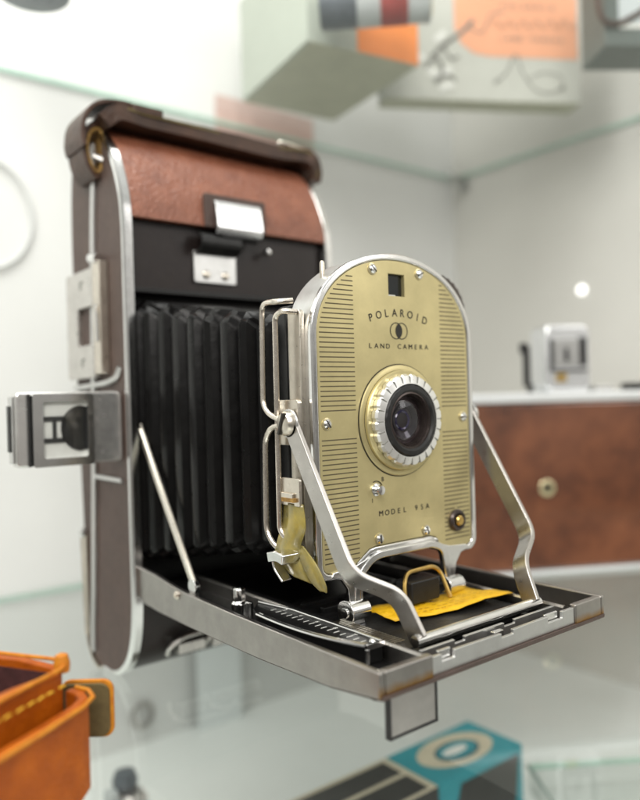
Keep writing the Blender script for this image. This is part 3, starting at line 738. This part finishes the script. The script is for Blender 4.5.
# ------------------------------------------------------------------ link arms, wires, left-hand fittings
WD = V((0, -.85, .52)).normalized()
for xs, x0, x1, x2 in ((-1, 1.18, 2.75, 2.95), (1, 10.82, 9.25, 9.05)):
    path = fillet([(x0,-10.55,7.4),(x0,-13.75,2.15),(x1,-14.4,1.35),(x2,-15.1,.0)], .55, 7)
    bm = B(); ribbon(bm, path, tuple(WD), .74, .20); ar = obj('link_arm', bm, 'arm_metal', cam_t, .04)
    bm = B(); lathe(bm, [(.52, .0), (.52, .10*xs), (.0201, .10*xs)], (x0, -10.72, 7.1), 'x', 26); obj('arm_eye', bm, 'alloy', ar, .03)
    bm = B(); lathe(bm, [(.42, .08*xs), (.45, .16*xs), (.43, .25*xs), (.35, .34*xs), (.18, .39*xs), (.01, .40*xs)], (x0, -10.72, 7.1), 'x', 26); obj('pivot_screw', bm, 'nickel', ar)
    bm = B(); M = Matrix.Translation(V((x0+.31*xs, -10.72, 7.1))) @ Matrix.Rotation(math.radians(22), 4, 'X'); box(bm, -.14, .14, -.05, .05, -.40, .40, M); obj('pivot_slot', bm, 'ink', ar)
# pivot mounting plate + side strip
bm = B(); prism(bm, rrect(-11.05, -9.6, 6.3, 7.95, .15), 'x', 1.30, 1.5); box(bm, 1.5, 1.8, -10.9, -9.9, 6.6, 7.8); obj('pivot_plate', bm, 'nickel', hs, .03)
bm = B(); prism(bm, rrect(-10.95, -10.2, 2.2, 11.2, .15), 'x', 1.55, 1.78); obj('side_strip', bm, 'nickel', hs, .05)
# wire bails on the left
bm = B()
tube(bm, fillet([(1.6,-10.5,11.55),(1.0,-10.3,11.5),(1.0,-9.4,11.55),(1.0,-9.3,7.75),(1.0,-9.75,7.4),(1.05,-10.6,7.15)], .4, 7), .105, 10)
tube(bm, fillet([(1.05,-10.3,7.05),(1.0,-9.75,6.95),(1.0,-9.38,6.5),(1.0,-9.3,3.1),(1.05,-9.7,2.6),(1.2,-10.2,2.45)], .4, 7), .105, 10)
wb = obj('sight_frame', bm, 'steel_wire', hs)
bm = B(); tube(bm, fillet([(1.55,-10.8,11.1),(1.05,-10.6,11.15),(1.05,-10.15,11.0),(1.08,-10.05,3.2),(1.15,-10.4,2.9),(1.5,-10.7,2.9)], .35, 7), .105, 10); obj('inner_wire', bm, 'steel_wire', wb)
# strap clip and yellowed celluloid tab
bm = B(); prism(bm, rrect(-11.25, -10.15, 4.15, 5.15, .10), 'x', 1.12, 1.24); box(bm, 1.02, 1.12, -10.95, -10.25, 4.42, 4.62); cp = obj('tab_clip', bm, 'nickel', hs, .03)
bm = B(); box(bm, 1.00, 1.118, -11.05, -10.3, 4.30, 4.44); obj('clip_slot', bm, 'strap_inside', cp)
def loft(bm, secs, th):
    A = [bm.verts.new(V(s_[0])) for s_ in secs]; C_ = [bm.verts.new(V(s_[1])) for s_ in secs]
    M_ = [bm.verts.new((V(s_[0])+V(s_[1]))/2+V((-th, 0, 0))) for s_ in secs]
    for i in range(len(secs)-1):
        bm.faces.new((A[i], A[i+1], M_[i+1], M_[i])); bm.faces.new((M_[i], M_[i+1], C_[i+1], C_[i]))
bm = B()
a = catmull([(1.2,-10.15,4.25),(1.15,-10.1,3.5),(1.0,-9.9,2.7),(1.05,-9.7,2.1),(1.2,-10.0,1.75)], 5)
b = catmull([(1.2,-11.3,4.25),(1.2,-11.4,3.4),(1.3,-10.95,2.6),(1.35,-11.2,1.9),(1.5,-11.3,1.4)], 5)
loft(bm, list(zip(a, b)), .12)
a2 = catmull([(1.32,-10.8,2.75),(1.3,-11.0,2.2),(1.4,-11.4,1.55),(1.55,-11.75,1.2)], 5); b2 = catmull([(1.38,-11.1,2.7),(1.5,-11.7,2.1),(1.6,-12.0,1.5),(1.65,-12.0,1.2)], 5)
loft(bm, list(zip(a2, b2)), -.07)
tb = obj('celluloid_tab', bm, 'celluloid', hs, ang=60, recalc=True)
sm = tb.modifiers.new('thick', 'SOLIDIFY'); sm.thickness = .0006
bm = B(); ribbon(bm, fillet([(.9,-10.95,2.32),(.9,-10.5,2.42),(.9,-10.0,2.3)], .2), (1,0,0), .8, .36); ribbon(bm, fillet([(.88,-10.05,2.3),(.9,-10.1,1.9),(1.0,-10.5,1.45)], .3), (1,.2,0), .5, .1); obj('tab_buckle', bm, 'chrome', hs, .06)

# =================================================================== orange leather case (front left)
lc = thing('leather_case', 'open orange leather camera case with yellow stitching at the lower left', 'leather case', (-9, -9, ZS))
c0 = V((-6.86, -10.39, 0)); u = V((-.864, -.503, 0)); v = V((-.503, .864, 0))
def LC(a, b, z): return c0+u*a+v*b+V((0, 0, z))
def wallstrip(bm, pts, z0f, z1f, th):
    """vertical wall along plan points (a,b); thickness to the outside"""
    P = [V((a, b, 0)) for a, b in pts]; n = len(P); inn, outp = [], []
    for i in range(n):
        t = (P[min(n-1, i+1)]-P[max(0, i-1)]).normalized(); nn = V((t.y, -t.x, 0))
        inn.append(P[i]); outp.append(P[i]+nn*th)
    R_ = [[bm.verts.new(LC(q.x, q.y, z)) for q, z in ((inn[i], z0f(i/(n-1))), (outp[i], z0f(i/(n-1))), (outp[i], z1f(i/(n-1))), (inn[i], z1f(i/(n-1))))] for i in range(n)]
    for i in range(n-1):
        for k in range(4): bm.faces.new((R_[i][k], R_[i][(k+1) % 4], R_[i+1][(k+1) % 4], R_[i+1][k]))
    bm.faces.new(R_[0]); bm.faces.new(R_[-1][::-1])
def plan(a1, b1, r, off=0, n=6):
    """front wall from far left to the corner then back wall"""
    pts = [(a1, -off), (a1*.6, -off), (2.0, -off), (r, -off)]
    for k in range(1, n+1):
        t = math.radians(-90-90*k/n); pts.append((r+(r+off)*math.cos(t)*1.0, r+(r+off)*math.sin(t)))
    pts += [(-off, b1*.5), (-off, b1)]
    return pts
bm = B(); wallstrip(bm, [(9, 0), (5, 0), (2, 0), (.45, 0), (.15, .08), (0, .35), (0, 1.6), (0, 4.2)], lambda t: ZS, lambda t: .32+.12*math.sin(t*9), .28)
wl = obj('case_wall', bm, 'orange_leather', lc, .06)
bm = B(); wallstrip(bm, [(9, .3), (5, .3), (2, .3), (.35, .32), (.3, .6), (.3, 2.2), (.3, 4.2)], lambda t: ZS+.1, lambda t: .18, -.05)
obj('lining', bm, 'case_lining', lc)
bm = B(); f4 = [LC(.2, .2, ZS+.2), LC(9, .2, ZS+.2), LC(9, 4.2, ZS+.2), LC(.2, 4.2, ZS+.2)]
bm.faces.new([bm.verts.new(p) for p in f4]); obj('case_floor', bm, 'case_lining', lc)
bm = B(); wallstrip(bm, [(0, 4.2), (4, 4.2), (9, 4.2)], lambda t: ZS, lambda t: .5, .25); obj('case_wall', bm, 'orange_leather', lc, .06)
bm = B(); tube(bm, [LC(9, -.14, .34), LC(5, -.14, .38), LC(2, -.14, .40), LC(.45, -.12, .40), LC(.05, .0, .46), LC(-.14, .35, .42), LC(-.14, 1.6, .40), LC(-.14, 4.2, .36)], .065, 8); obj('cut_edge', bm, 'orange_edge', lc)
bm = B(); lathe(bm, [(.02, .75), (.18, .68), (.24, .45), (.22, .2)], tuple(LC(.12, .12, 0)), 'z', 12); obj('edge_tip', bm, 'orange_edge', lc)
# outer band
band = [(9, -.95), (5, -.95), (2.2, -.95), (.6, -.90), (.0, -.72), (-.32, -.3), (-.36, .2)]
bm = B(); wallstrip(bm, band, lambda t: -3.2+.35*max(0, t-.5), lambda t: -.55+.1*t, .30); bd = obj('outer_band', bm, 'orange_leather', lc, .07)
bm = B(); tube(bm, [LC(p[0], p[1]-.15, -.53+.1*i/6) for i, p in enumerate(band)], .065, 8); obj('band_edge', bm, 'orange_edge', bd)
bm = B()
for k in range(20):
    a_ = .5+k*.40+random.uniform(-.05, .05); dz = random.uniform(-.03, .03)
    sweep(bm, [LC(a_, -.28, -.02+dz), LC(a_+.12, -.315, .0), LC(a_+.25, -.28, -.05-dz)], circ(.034, 6))
obj('stitching', bm, 'thread', lc)
bm = B()
def tabplate(bm, pts2, th, Mf):
    A = [bm.verts.new(Mf(p[0], p[1], 0)) for p in pts2]; C_ = [bm.verts.new(Mf(p[0], p[1], th)) for p in pts2]
    n = len(pts2)
    for i in range(n): bm.faces.new((A[i], A[(i+1) % n], C_[(i+1) % n], C_[i]))
    bm.faces.new(A); bm.faces.new(C_[::-1])
bm.free(); bm = B()
tp = V((.78, -.62, 0)).normalized(); tn = V((.62, .78, 0)).normalized(); t0 = V((-6.35, -9.75, 0))
tabplate(bm, rrect(-.6, .92, -2.15, -.55, .28), .12, lambda a, b, c: t0+tp*a+tn*c+EZ*b); tbp = obj('side_tab', bm, 'olive_leather', lc)
bm = B(); tabplate(bm, rrect(-.6, 1.02, -2.22, -.46, .32), .14, lambda a, b, c: t0+tp*a+tn*(c+.125)+EZ*b); obj('tab_edge', bm, 'orange_edge', tbp, .03)
bm = B(); wallstrip(bm, [(5, -.75), (2.0, -.7), (.5, -.6), (.1, -.3), (.1, .2)], lambda t: ZS, lambda t: -3.3, .25); obj('lower_wrap', bm, 'orange_leather', lc, .06)
bm = B()
for k in range(6): sweep(bm, [LC(.18, -.62, -3.5-k*.33), LC(.12, -.6, -3.72-k*.33)], circ(.05, 6))
obj('lower_stitching', bm, 'thread', lc)

# =================================================================== brown camera in the background
bc = thing('closed_camera', 'closed brown leather camera with silver trim standing on glass behind the open one', 'camera', (33, 0, ZS))
d0 = V((30.28, .78, 0)); du = V((.872, -.49, 0)).normalized(); dn = V((.49, .872, 0)).normalized()
MB = Matrix(((du.x, dn.x, 0, d0.x), (du.y, dn.y, 0, d0.y), (0, 0, 1, 0), (0, 0, 0, 1)))
bm = B(); box(bm, -9, 15, 0, 5.5, ZS+.35, 7.2, MB); obj('leather_body', bm, 'box_leather', bc, .25, seg=3)
bm = B(); box(bm, -9.1, 15.1, -.12, 5.6, 7.22, 7.95, MB); obj('top_trim', bm, 'silver_trim', bc, .18, seg=3)
bm = B(); box(bm, -9.1, 15.1, -.08, 5.6, ZS, ZS+.33, MB); obj('bottom_trim', bm, 'silver_trim', bc, .08)
ec = MB @ V((1.9, 0, .95))
def frontlathe(prof, c, n=28):
    bm = B(); lathe(bm, prof, (0, 0, 0), 'y', n)
    R_ = MB.to_3x3().to_4x4(); R_.translation = c
    bmesh.ops.transform(bm, matrix=R_, verts=bm.verts[:]); return bm
obj('tripod_bush', frontlathe([(.62, .05), (.62, -.08), (.5, -.14), (.3, -.14), (.28, .04), (.25, .04)], ec), 'gold_ring', bc)
obj('bush_hole', frontlathe([(.29, .02), (.29, -.03), (.02, -.03)], ec), 'ink', bc)
# its silver finder block
MB = Matrix.Translation(du*1.3) @ MB
bm = B(); prism(bm, rrect(1.15, 4.75, 7.96, 13.0, .6, 6), 'y', .7, 3.4); bmesh.ops.transform(bm, matrix=MB, verts=bm.verts[:]); fb = obj('finder_block', bm, 'bright_chrome', bc, .25, seg=3)
def fbox(*a): bm = B(); box(bm, *a, MB); return bm
obj('finder_face', fbox(1.75, 4.1, .55, .72, 9.9, 11.9), 'alloy', fb, .08)
obj('finder_slot', fbox(3.75, 4.3, .48, .72, 9.9, 12.0), 'black_satin', fb, .05)
obj('finder_slot', fbox(2.55, 2.85, .48, .56, 10.2, 11.2), 'black_satin', fb, .03)
bm = fbox(1.5, 4.4, .5, .72, 9.45, 9.62); box(bm, 1.45, 1.62, .5, .72, 9.5, 11.9, MB); obj('finder_line', bm, 'black_satin', fb, .03)
obj('finder_badge', fbox(1.9, 2.7, .58, .72, 8.7, 9.35), 'brass', fb, .05)
bm = fbox(-.25, .15, 1.2, 1.8, 8.4, 11.5); box(bm, -.5, -.05, 1.2, 1.8, 10.9, 11.7, MB); box(bm, .1, .4, 1.3, 1.9, 7.95, 8.6, MB); obj('sight_post', bm, 'black_satin', bc, .08)
bm = fbox(4.9, 6.4, .5, 1.8, 7.96, 8.35); obj('accessory_shoe', bm, 'chrome', bc, .1)
bm = fbox(7.7, 9.6, .6, 1.8, 7.96, 8.5); obj('shutter_button', bm, 'black_satin', bc, .12)

# =================================================================== things on the upper shelf
wc = thing('carton', 'white cardboard carton with orange end standing on the upper glass shelf', 'box', (21, 11.5, ZU+.36))
q0, q1, q2, q3 = V((18.12,18.0,0)), V((16.34,7.0,0)), V((25.47,5.36,0)), V((27.0,17.0,0))
ZT = ZU+.36
def quadbox(bm, q, z0, z1):
    A = [bm.verts.new(V((p.x, p.y, z0))) for p in q]; C_ = [bm.verts.new(V((p.x, p.y, z1))) for p in q]
    for i in range(4): bm.faces.new((A[i], A[(i+1) % 4], C_[(i+1) % 4], C_[i]))
    bm.faces.new(A); bm.faces.new(C_[::-1])
bm = B(); quadbox(bm, [q0, q1, q2, q3], ZT+.03, ZT+8); obj('carton_body', bm, 'card_white', wc, .08)
bm = B(); quadbox(bm, [q0*.97+q3*.03, q1*.97+q2*.03, q2*.98+q1*.02, q3*.98+q0*.02], ZT, ZT+.028); obj('base_panel', bm, 'card_olive', wc)
nf = (q2-q1).normalized(); nn = V((nf.y, -nf.x, 0))
bm = B(); quadbox(bm, [q1+nf*4.0+nn*.03, q1+nf*4.0, q2-nf*.05, q2-nf*.05+nn*.03], ZT+.1, ZT+7.9); obj('orange_panel', bm, 'card_orange', wc)
# film canister lying in front
fc = thing('film_canister', 'grey canister with a dark red label band lying in front of the white carton', 'canister', (20, 3.2, ZT))
ca, cb = V((16.2, 5.3, ZT+1.67)), V((21.3, .3, ZT+1.67)); ax = (cb-ca).normalized()
def seg(bm, t0, t1, r, n=28):
    Lc = (cb-ca).length; tube(bm, [ca+ax*Lc*t0, ca+ax*Lc*t1], r, n)
for nm, t0_, t1_, r_, m_ in (('canister_base', 0, .34, 1.6, 'can_dark'), ('canister_body', .34, .95, 1.62, 'can_grey'), ('label_band', .55, .80, 1.64, 'can_red'), ('canister_lid', .95, 1.0, 1.66, 'can_grey'), ('lid_art', 1.0, 1.012, 1.35, 'can_multi')):
    bm = B(); seg(bm, t0_, t1_, r_); obj(nm, bm, m_, fc, .05)
bm = B(); Mx = Matrix.Translation(ca+ax*5.1+V((0, 0, 0))); 
side = V((-ax.y, ax.x, 0)); fr = -side if side.y > 0 else side
for k in range(5):
    p = ca+ax*(4.5+k*.55)+fr*1.66+V((0, 0, -.3)); box(bm, -.2, .2, -.02, .02, -.35, .35, Matrix.Translation(p))
obj('label_print', bm, 'card_white', fc)
# grey booklet with salmon panel
bk_t = thing('booklet', 'grey booklet box with salmon panel and fine drawing standing on the upper glass shelf', 'booklet', (33.5, 6, ZT))
b0, b1, b2, b3 = V((27.24,10.86,0)), V((41.83,2.32,0)), V((42.9,4.3,0)), V((28.2,12.7,0))
bx = (b1-b0).normalized(); bnn = V((bx.y, -bx.x, 0)); BL = (b1-b0).length
bm = B(); quadbox(bm, [b0, b1, b2, b3], ZT, ZT+15); obj('booklet_body', bm, 'paper_grey', bk_t, .08)
bm = B(); quadbox(bm, [b0+bnn*.02, b1+bnn*.02, b2, b3], ZT-.012, ZT-.002); obj('booklet_base', bm, 'card_olive', bk_t)
def onpage(s_, z, off=.03): return b0+bx*s_+bnn*off+V((0, 0, z))
def pagequad(bm, s0, s1, z0, z1, off):
    bm.faces.new([bm.verts.new(onpage(*p, off)) for p in ((s0, z0), (s1, z0), (s1, z1), (s0, z1))])
Z1 = ZT+3.7
bm = B(); pg = [(6.0, ZT+15), (6.0, Z1+2.2), (6.5, Z1+1.0), (7.6, Z1+.2), (9, Z1), (BL-.2, Z1), (BL-.2, ZT+15)]
bm.faces.new([bm.verts.new(onpage(s_, z, .03)) for s_, z in pg]); pn = obj('salmon_panel', bm, 'paper_salmon', bk_t)
bm = B()
textline(bm, 'POLAROID', onpage(12.4, ZT+7.95, .06), bx, EZ, 4.4, .42, 1.1)
textline(bm, 'LAND CAMERA', onpage(12.7, ZT+5.25, .06), bx, EZ, 5.2, .40, 1.1)
sweep(bm, [onpage(9.2+k*.2, ZT+6.35+.34*math.sin(k*1.05)+.008*k, .06) for k in range(38)], rect(.02, .10), up=tuple(bnn))
obj('panel_print', bm, 'sketch_grey', pn, recalc=False)
bm = B()
def stroke(pts, w): sweep(bm, catmull([onpage(a_, ZT+z_, .06) for a_, z_ in pts], 5), rect(w, .02), up=tuple(bnn))
stroke([(3.9,3.4),(5.2,4.6),(6.6,5.6),(7.6,6.6)], .35); stroke([(3.4,2.6),(4.4,3.4),(4.9,2.3),(4.2,1.5)], .3); stroke([(4.2,1.3),(5.2,2.0),(6.0,1.6)], .22); stroke([(5.0,4.3),(5.6,3.4),(6.3,3.6)], .2)
stroke([(9.5,1.6),(10.4,2.5),(11.2,3.9),(11.7,2.6),(12.8,1.1),(14.2,.8),(15.3,1.4)], .10); stroke([(12.4,2.0),(13.6,2.5),(15,2.3),(15.4,1.5)], .07)
stroke([(7.0,6.2),(8.2,5.6),(8.8,6.4),(9.2,7.2),(10.3,7.4)], .10)
stroke([(9.3,1.5),(9.55,1.7)], .24); stroke([(15.1,1.1),(15.4,1.4)], .32)
obj('drawing', bm, 'sketch_grey', bk_t)
bm = B(); stroke([(3.6,2.4),(4.6,2.0),(5.6,2.6)], .55); stroke([(2.9,3.2),(3.3,3.6)], .6); stroke([(4.6,.9),(5.8,1.3)], .5); stroke([(4.3,4.8),(5.2,5.5)], .5)
obj('drawing_highlight', bm, 'sketch_light', bk_t)
# small grey carton, top right
gc = thing('carton', 'small dark green grey carton with pale label at the upper right corner', 'box', (34, -8, ZT))
g0, g1 = V((33.9,-4.5,0)), V((40.1,-8.9,0)); gx = (g1-g0).normalized(); gn = V((gx.y, -gx.x, 0))
bm = B(); quadbox(bm, [g0, g1, g1-gn*4, g0-gn*4], ZT, ZT+8); obj('carton_body', bm, 'green_grey', gc, .1)
bm = B(); bm.faces.new([bm.verts.new(g0+gx*a_+gn*.03+EZ*z_) for a_, z_ in ((1.0, ZT+1.35), (7.5, ZT+1.35), (7.5, ZT+7.5), (1.0, ZT+7.5))]); pb = obj('pale_label', bm, 'pale_blue', gc)
bm = B(); bm.faces.new([bm.verts.new(g0+gx*a_+gn*.04+EZ*z_) for a_, z_ in ((1.0, ZT+1.2), (7.5, ZT+1.2), (7.5, ZT+1.5), (1.0, ZT+1.5))]); obj('label_line', bm, 'sketch_light', pb)
bm = B(); textline(bm, 'KIND', g0+gx*3.2+gn*.06+EZ*(ZT+4.55), gx, EZ, 2.6, .7, 1.0); obj('label_print', bm, 'ink', pb, recalc=False)
bm = B(); tube(bm, catmull([g0+gx*.3+gn*.15+EZ*(ZT+5.5), g0-gx*.55+gn*.3+EZ*(ZT+3.6), g0-gx*.3+gn*.3+EZ*(ZT+1.8), g0+gx*.7+gn*.3+EZ*(ZT+1.4), g0+gx*2.2+gn*.15+EZ*(ZT+2.1), g0+gx*4+gn*.12+EZ*(ZT+3.2)], 6), .2, 8)
tag(obj('wrapped_cord', bm, 'strap_leather', loc=tuple(g0+EZ*ZT)), 'brown leather cord wrapped over the small dark carton at upper right', 'cord')
# dark thing, top left
dk = thing('lens_hood', 'dark grey round accessory on the upper glass shelf at the top left corner', 'accessory', (-.5, 10, ZT))
bm = B(); lathe(bm, [(1.9, 0), (2.1, .1), (2.1, 1.2), (1.8, 1.6), (1.8, 3)], (-.2, 12.0, ZT), 'z', 32); obj('hood_body', bm, 'can_dark', dk)
bm = B(); lathe(bm, [(1.95, 0), (2.2, .02), (2.2, .6), (1.95, .6)], (-.2, 12.0, ZT+.5), 'z', 32); obj('hood_ring', bm, 'nickel', dk)

# =================================================================== things on the floor of the case
tb_t = thing('film_box', 'long teal and black film carton lying on the floor below the glass', 'box', (14, 0, ZB))
k0, k1, k2, k3 = V((16.82,1.73,0)), V((24.6,1.37,0)), V((24.38,-2.9,0)), V((16.26,-2.91,0))
def grow(q): return [V((p.x*1.19-.19*(-14.17), p.y*1.19+.19*31.88, 0)) if False else p for p in q]
ZTB = -14.5
k0, k1, k2, k3 = V((16.7,1.6,0)), V((24.5,1.6,0)), V((24.5,-2.9,0)), V((16.7,-2.9,0))
bm = B(); quadbox(bm, [k0, k1, k2, k3], ZB, ZTB); te = obj('teal_end', bm, 'teal_card', tb_t, .08)
def flatell(bm, cx, cy, rx, ry, z, n=36):
    bm.faces.new([bm.verts.new(V((cx+rx*math.cos(2*PI*k/n), cy+ry*math.sin(2*PI*k/n), z))) for k in range(n)])
bm = B(); flatell(bm, 20.7, -.6, 3.0, 1.75, ZTB+.02); obj('cream_oval', bm, 'cream_card', te)
bm = B(); flatell(bm, 20.7, -.75, 1.75, 1.05, ZTB+.04); obj('teal_oval', bm, 'teal_dark', te)
bm = B(); flatell(bm, 20.7, -.75, 1.55, .85, ZTB+.06); obj('teal_oval', bm, 'teal_card', te)
bm = B(); flatell(bm, 20.5, -.75, 1.05, .4, ZTB+.08); obj('white_oval', bm, 'sketch_light', te)
bm = B(); bm.faces.new([bm.verts.new(V(p)) for p in ((17.3,-2.93,ZB+.1),(23.6,-2.93,ZB+.1),(24.1,-2.93,ZTB-.5),(18.6,-2.93,ZTB-.5))]); obj('dark_panel', bm, 'carton_black', te)
bm = B(); quadbox(bm, [V((4,1.6,0)), V((16.68,1.6,0)), V((16.68,-2.9,0)), V((4,-2.9,0))], ZB, ZTB-.02); bb = obj('black_half', bm, 'carton_black', tb_t, .06)
bm = B()
for x0, x1, y0_, y1_ in ((16.2,16.66,-2.85,1.55), (4.1,16.2,-.75,-.45), (4.1,16.2,1.25,1.55), (4.1,16.2,-2.85,-2.6)): box(bm, x0, x1, y0_, y1_, ZTB-.03, ZTB+.0)
obj('cream_lines', bm, 'cream_card', bb)
# clear plastic tray
ct = thing('plastic_tray', 'clear plastic tray on the case floor at the lower right', 'tray', (32, -4, ZB))
t0v, t1v = V((27.0,-1.5,0)), V((38.0,-9.0,0)); tx = (t1v-t0v).normalized(); tnv = V((-tx.y, tx.x, 0))
bm = B(); zt_ = ZB+1.6
A = [t0v, t1v, t1v-tnv*9, t0v-tnv*9]
lo_ = [bm.verts.new(V((p.x, p.y, ZB+.05))) for p in A]; hi_ = [bm.verts.new(V((p.x, p.y, zt_))) for p in A]
for i in range(4): bm.faces.new((lo_[i], lo_[(i+1) % 4], hi_[(i+1) % 4], hi_[i]))
bm.faces.new(lo_); obj('tray_body', bm, 'clear_plastic', ct)
bm = B(); tube(bm, [V((p.x, p.y, zt_)) for p in A], .22, 8, True); obj('tray_rim', bm, 'glass_edge', ct)
# dark finder knob and metal ring on the floor / wall at lower left
kb = thing('accessory_lens', 'small dark round accessory with metal clips under the glass at lower left', 'accessory', (5.6, 12, ZB))
bm = B(); lathe(bm, [(1.0, 0), (1.15, .2), (1.1, 1.4), (.8, 1.8), (.02, 1.9)], (5.0, 13.4, ZB), 'z', 28); obj('metal_cup', bm, 'foot_metal', kb)
bm = B(); lathe(bm, [(.5, 0), (.78, .25), (.85, .7), (.65, 1.2), (.02, 1.35)], (4.9, 13.9, ZB+1.7), 'z', 28); obj('dark_cap', bm, 'can_dark', kb)
bm = B(); box(bm, 3.4, 4.2, 13.0, 14.0, ZB, ZB+2.2); obj('side_clip', bm, 'can_grey', kb, .2)
bm = B(); sweep(bm, [(10.0+.85*math.cos(2*PI*k/32), YW-.3, -16.6+.9*math.sin(2*PI*k/32)) for k in range(32)], circ(.2, 8), True)
tag(obj('metal_ring', bm, 'foot_metal', loc=(10, YW, -16.6)), 'small dull grey ring against the back wall below the glass', 'ring')
# narrow pale upright panel below the glass
bm = B(); box(bm, 14.5, 18.6, YW-1.2, YW-1.0, ZB, -6.5); tag(obj('white_panel', bm, 'panel_white', loc=(16, YW-1, ZB)), 'narrow pale upright panel on the back wall below the glass', 'panel')

# =================================================================== camera, lamps, world
R = ((0.7838106494019578, -0.6203743431388165, -0.027866471954002617), (-0.02325013483681134, 0.015525909660518153, -0.9996091122830381), (0.6205644987542804, 0.7841521666770395, -0.0022544137937088853))
Cp = V((-14.168854741768053, -31.877984122409398, 7.9694185936433595))
cd = bpy.data.cameras.new('camera'); co = bpy.data.objects.new('camera', cd); col.objects.link(co)
M = Matrix.Identity(4)
for i in range(3):
    M[i][0] = R[0][i]; M[i][1] = -R[1][i]; M[i][2] = -R[2][i]; M[i][3] = Cp[i]*S
co.matrix_world = M
cd.sensor_fit = 'VERTICAL'; cd.sensor_height = 24; cd.lens = 24*729.72/800
cd.clip_start = .01; cd.clip_end = 20
cd.dof.use_dof = True; cd.dof.focus_distance = 26.3*S; cd.dof.aperture_fstop = 3.3; cd.dof.aperture_blades = 9
sc.camera = co

def area(name, loc, target, size, power, color=(1,1,1), size_y=None):
    l = bpy.data.lights.new(name, 'AREA'); l.energy = power; l.color = color; l.size = size*S
    if size_y: l.shape = 'RECTANGLE'; l.size_y = size_y*S
    o = bpy.data.objects.new(name, l); col.objects.link(o); o.location = V(loc)*S
    o.rotation_euler = (V(target)-V(loc)).to_track_quat('-Z', 'Y').to_euler(); return o
area('ceiling_lamp', (2, -2, 72), (4, 2, 0), 38, 2.35, (1, .985, .95), 26)
area('wall_lamp', (-24, -6, 52), (0, 22, 12), 22, 1.7, (1, .99, .96))
area('room_fill', (-36, -66, 56), (4, -6, 7), 46, 5.8, (1, .965, .91), 34)  # added soft fill from behind the viewpoint
area('side_highlight', (46, -58, 40), (5, -10, 6), 26, 1.05, (1, .98, .95), 34)  # added at front right to give the lens a highlight

w = bpy.data.worlds.new('World'); sc.world = w; w.use_nodes = True
N = w.node_tree.nodes; L = w.node_tree.links
bg = N['Background']; tc = N.new('ShaderNodeTexCoord'); sx = N.new('ShaderNodeSeparateXYZ'); L.new(tc.outputs['Generated'], sx.inputs[0])
rp = N.new('ShaderNodeValToRGB'); mr = N.new('ShaderNodeMapRange'); mr.inputs['From Min'].default_value = -1; L.new(sx.outputs['Z'], mr.inputs['Value']); L.new(mr.outputs[0], rp.inputs['Fac'])
e = rp.color_ramp.elements; e[0].position = .0; e[0].color = (.10, .09, .08, 1); e[1].position = 1; e[1].color = (.85, .85, .82, 1)
for p_, c_ in ((.42, (.12, .108, .095)), (.52, (.29, .28, .26)), (.72, (.55, .54, .51))):
    q = e.new(p_); q.color = (*c_, 1)
vo = N.new('ShaderNodeTexVoronoi'); vo.inputs['Scale'].default_value = 2.6; L.new(tc.outputs['Generated'], vo.inputs['Vector'])
mv = N.new('ShaderNodeMapRange'); mv.inputs['To Min'].default_value = .15; mv.inputs['To Max'].default_value = 1.9; L.new(vo.outputs['Color'], mv.inputs['Value'])
mm = N.new('ShaderNodeMix'); mm.data_type = 'RGBA'; mm.blend_type = 'MULTIPLY'; mm.inputs['Factor'].default_value = 1
L.new(rp.outputs['Color'], mm.inputs[6]); L.new(mv.outputs[0], mm.inputs[7]); L.new(mm.outputs[2], bg.inputs['Color'])
bg.inputs['Strength'].default_value = 1.0

sc.view_settings.view_transform = 'Standard'; sc.view_settings.look = 'None'; sc.view_settings.exposure = 0
sc.render.engine = 'CYCLES'
sc.cycles.max_bounces = 10; sc.cycles.transparent_max_bounces = 16; sc.cycles.use_denoising = True
sc.cycles.sample_clamp_indirect = 6
for o in bpy.data.objects:
    if '_b' in o.keys(): del o['_b']
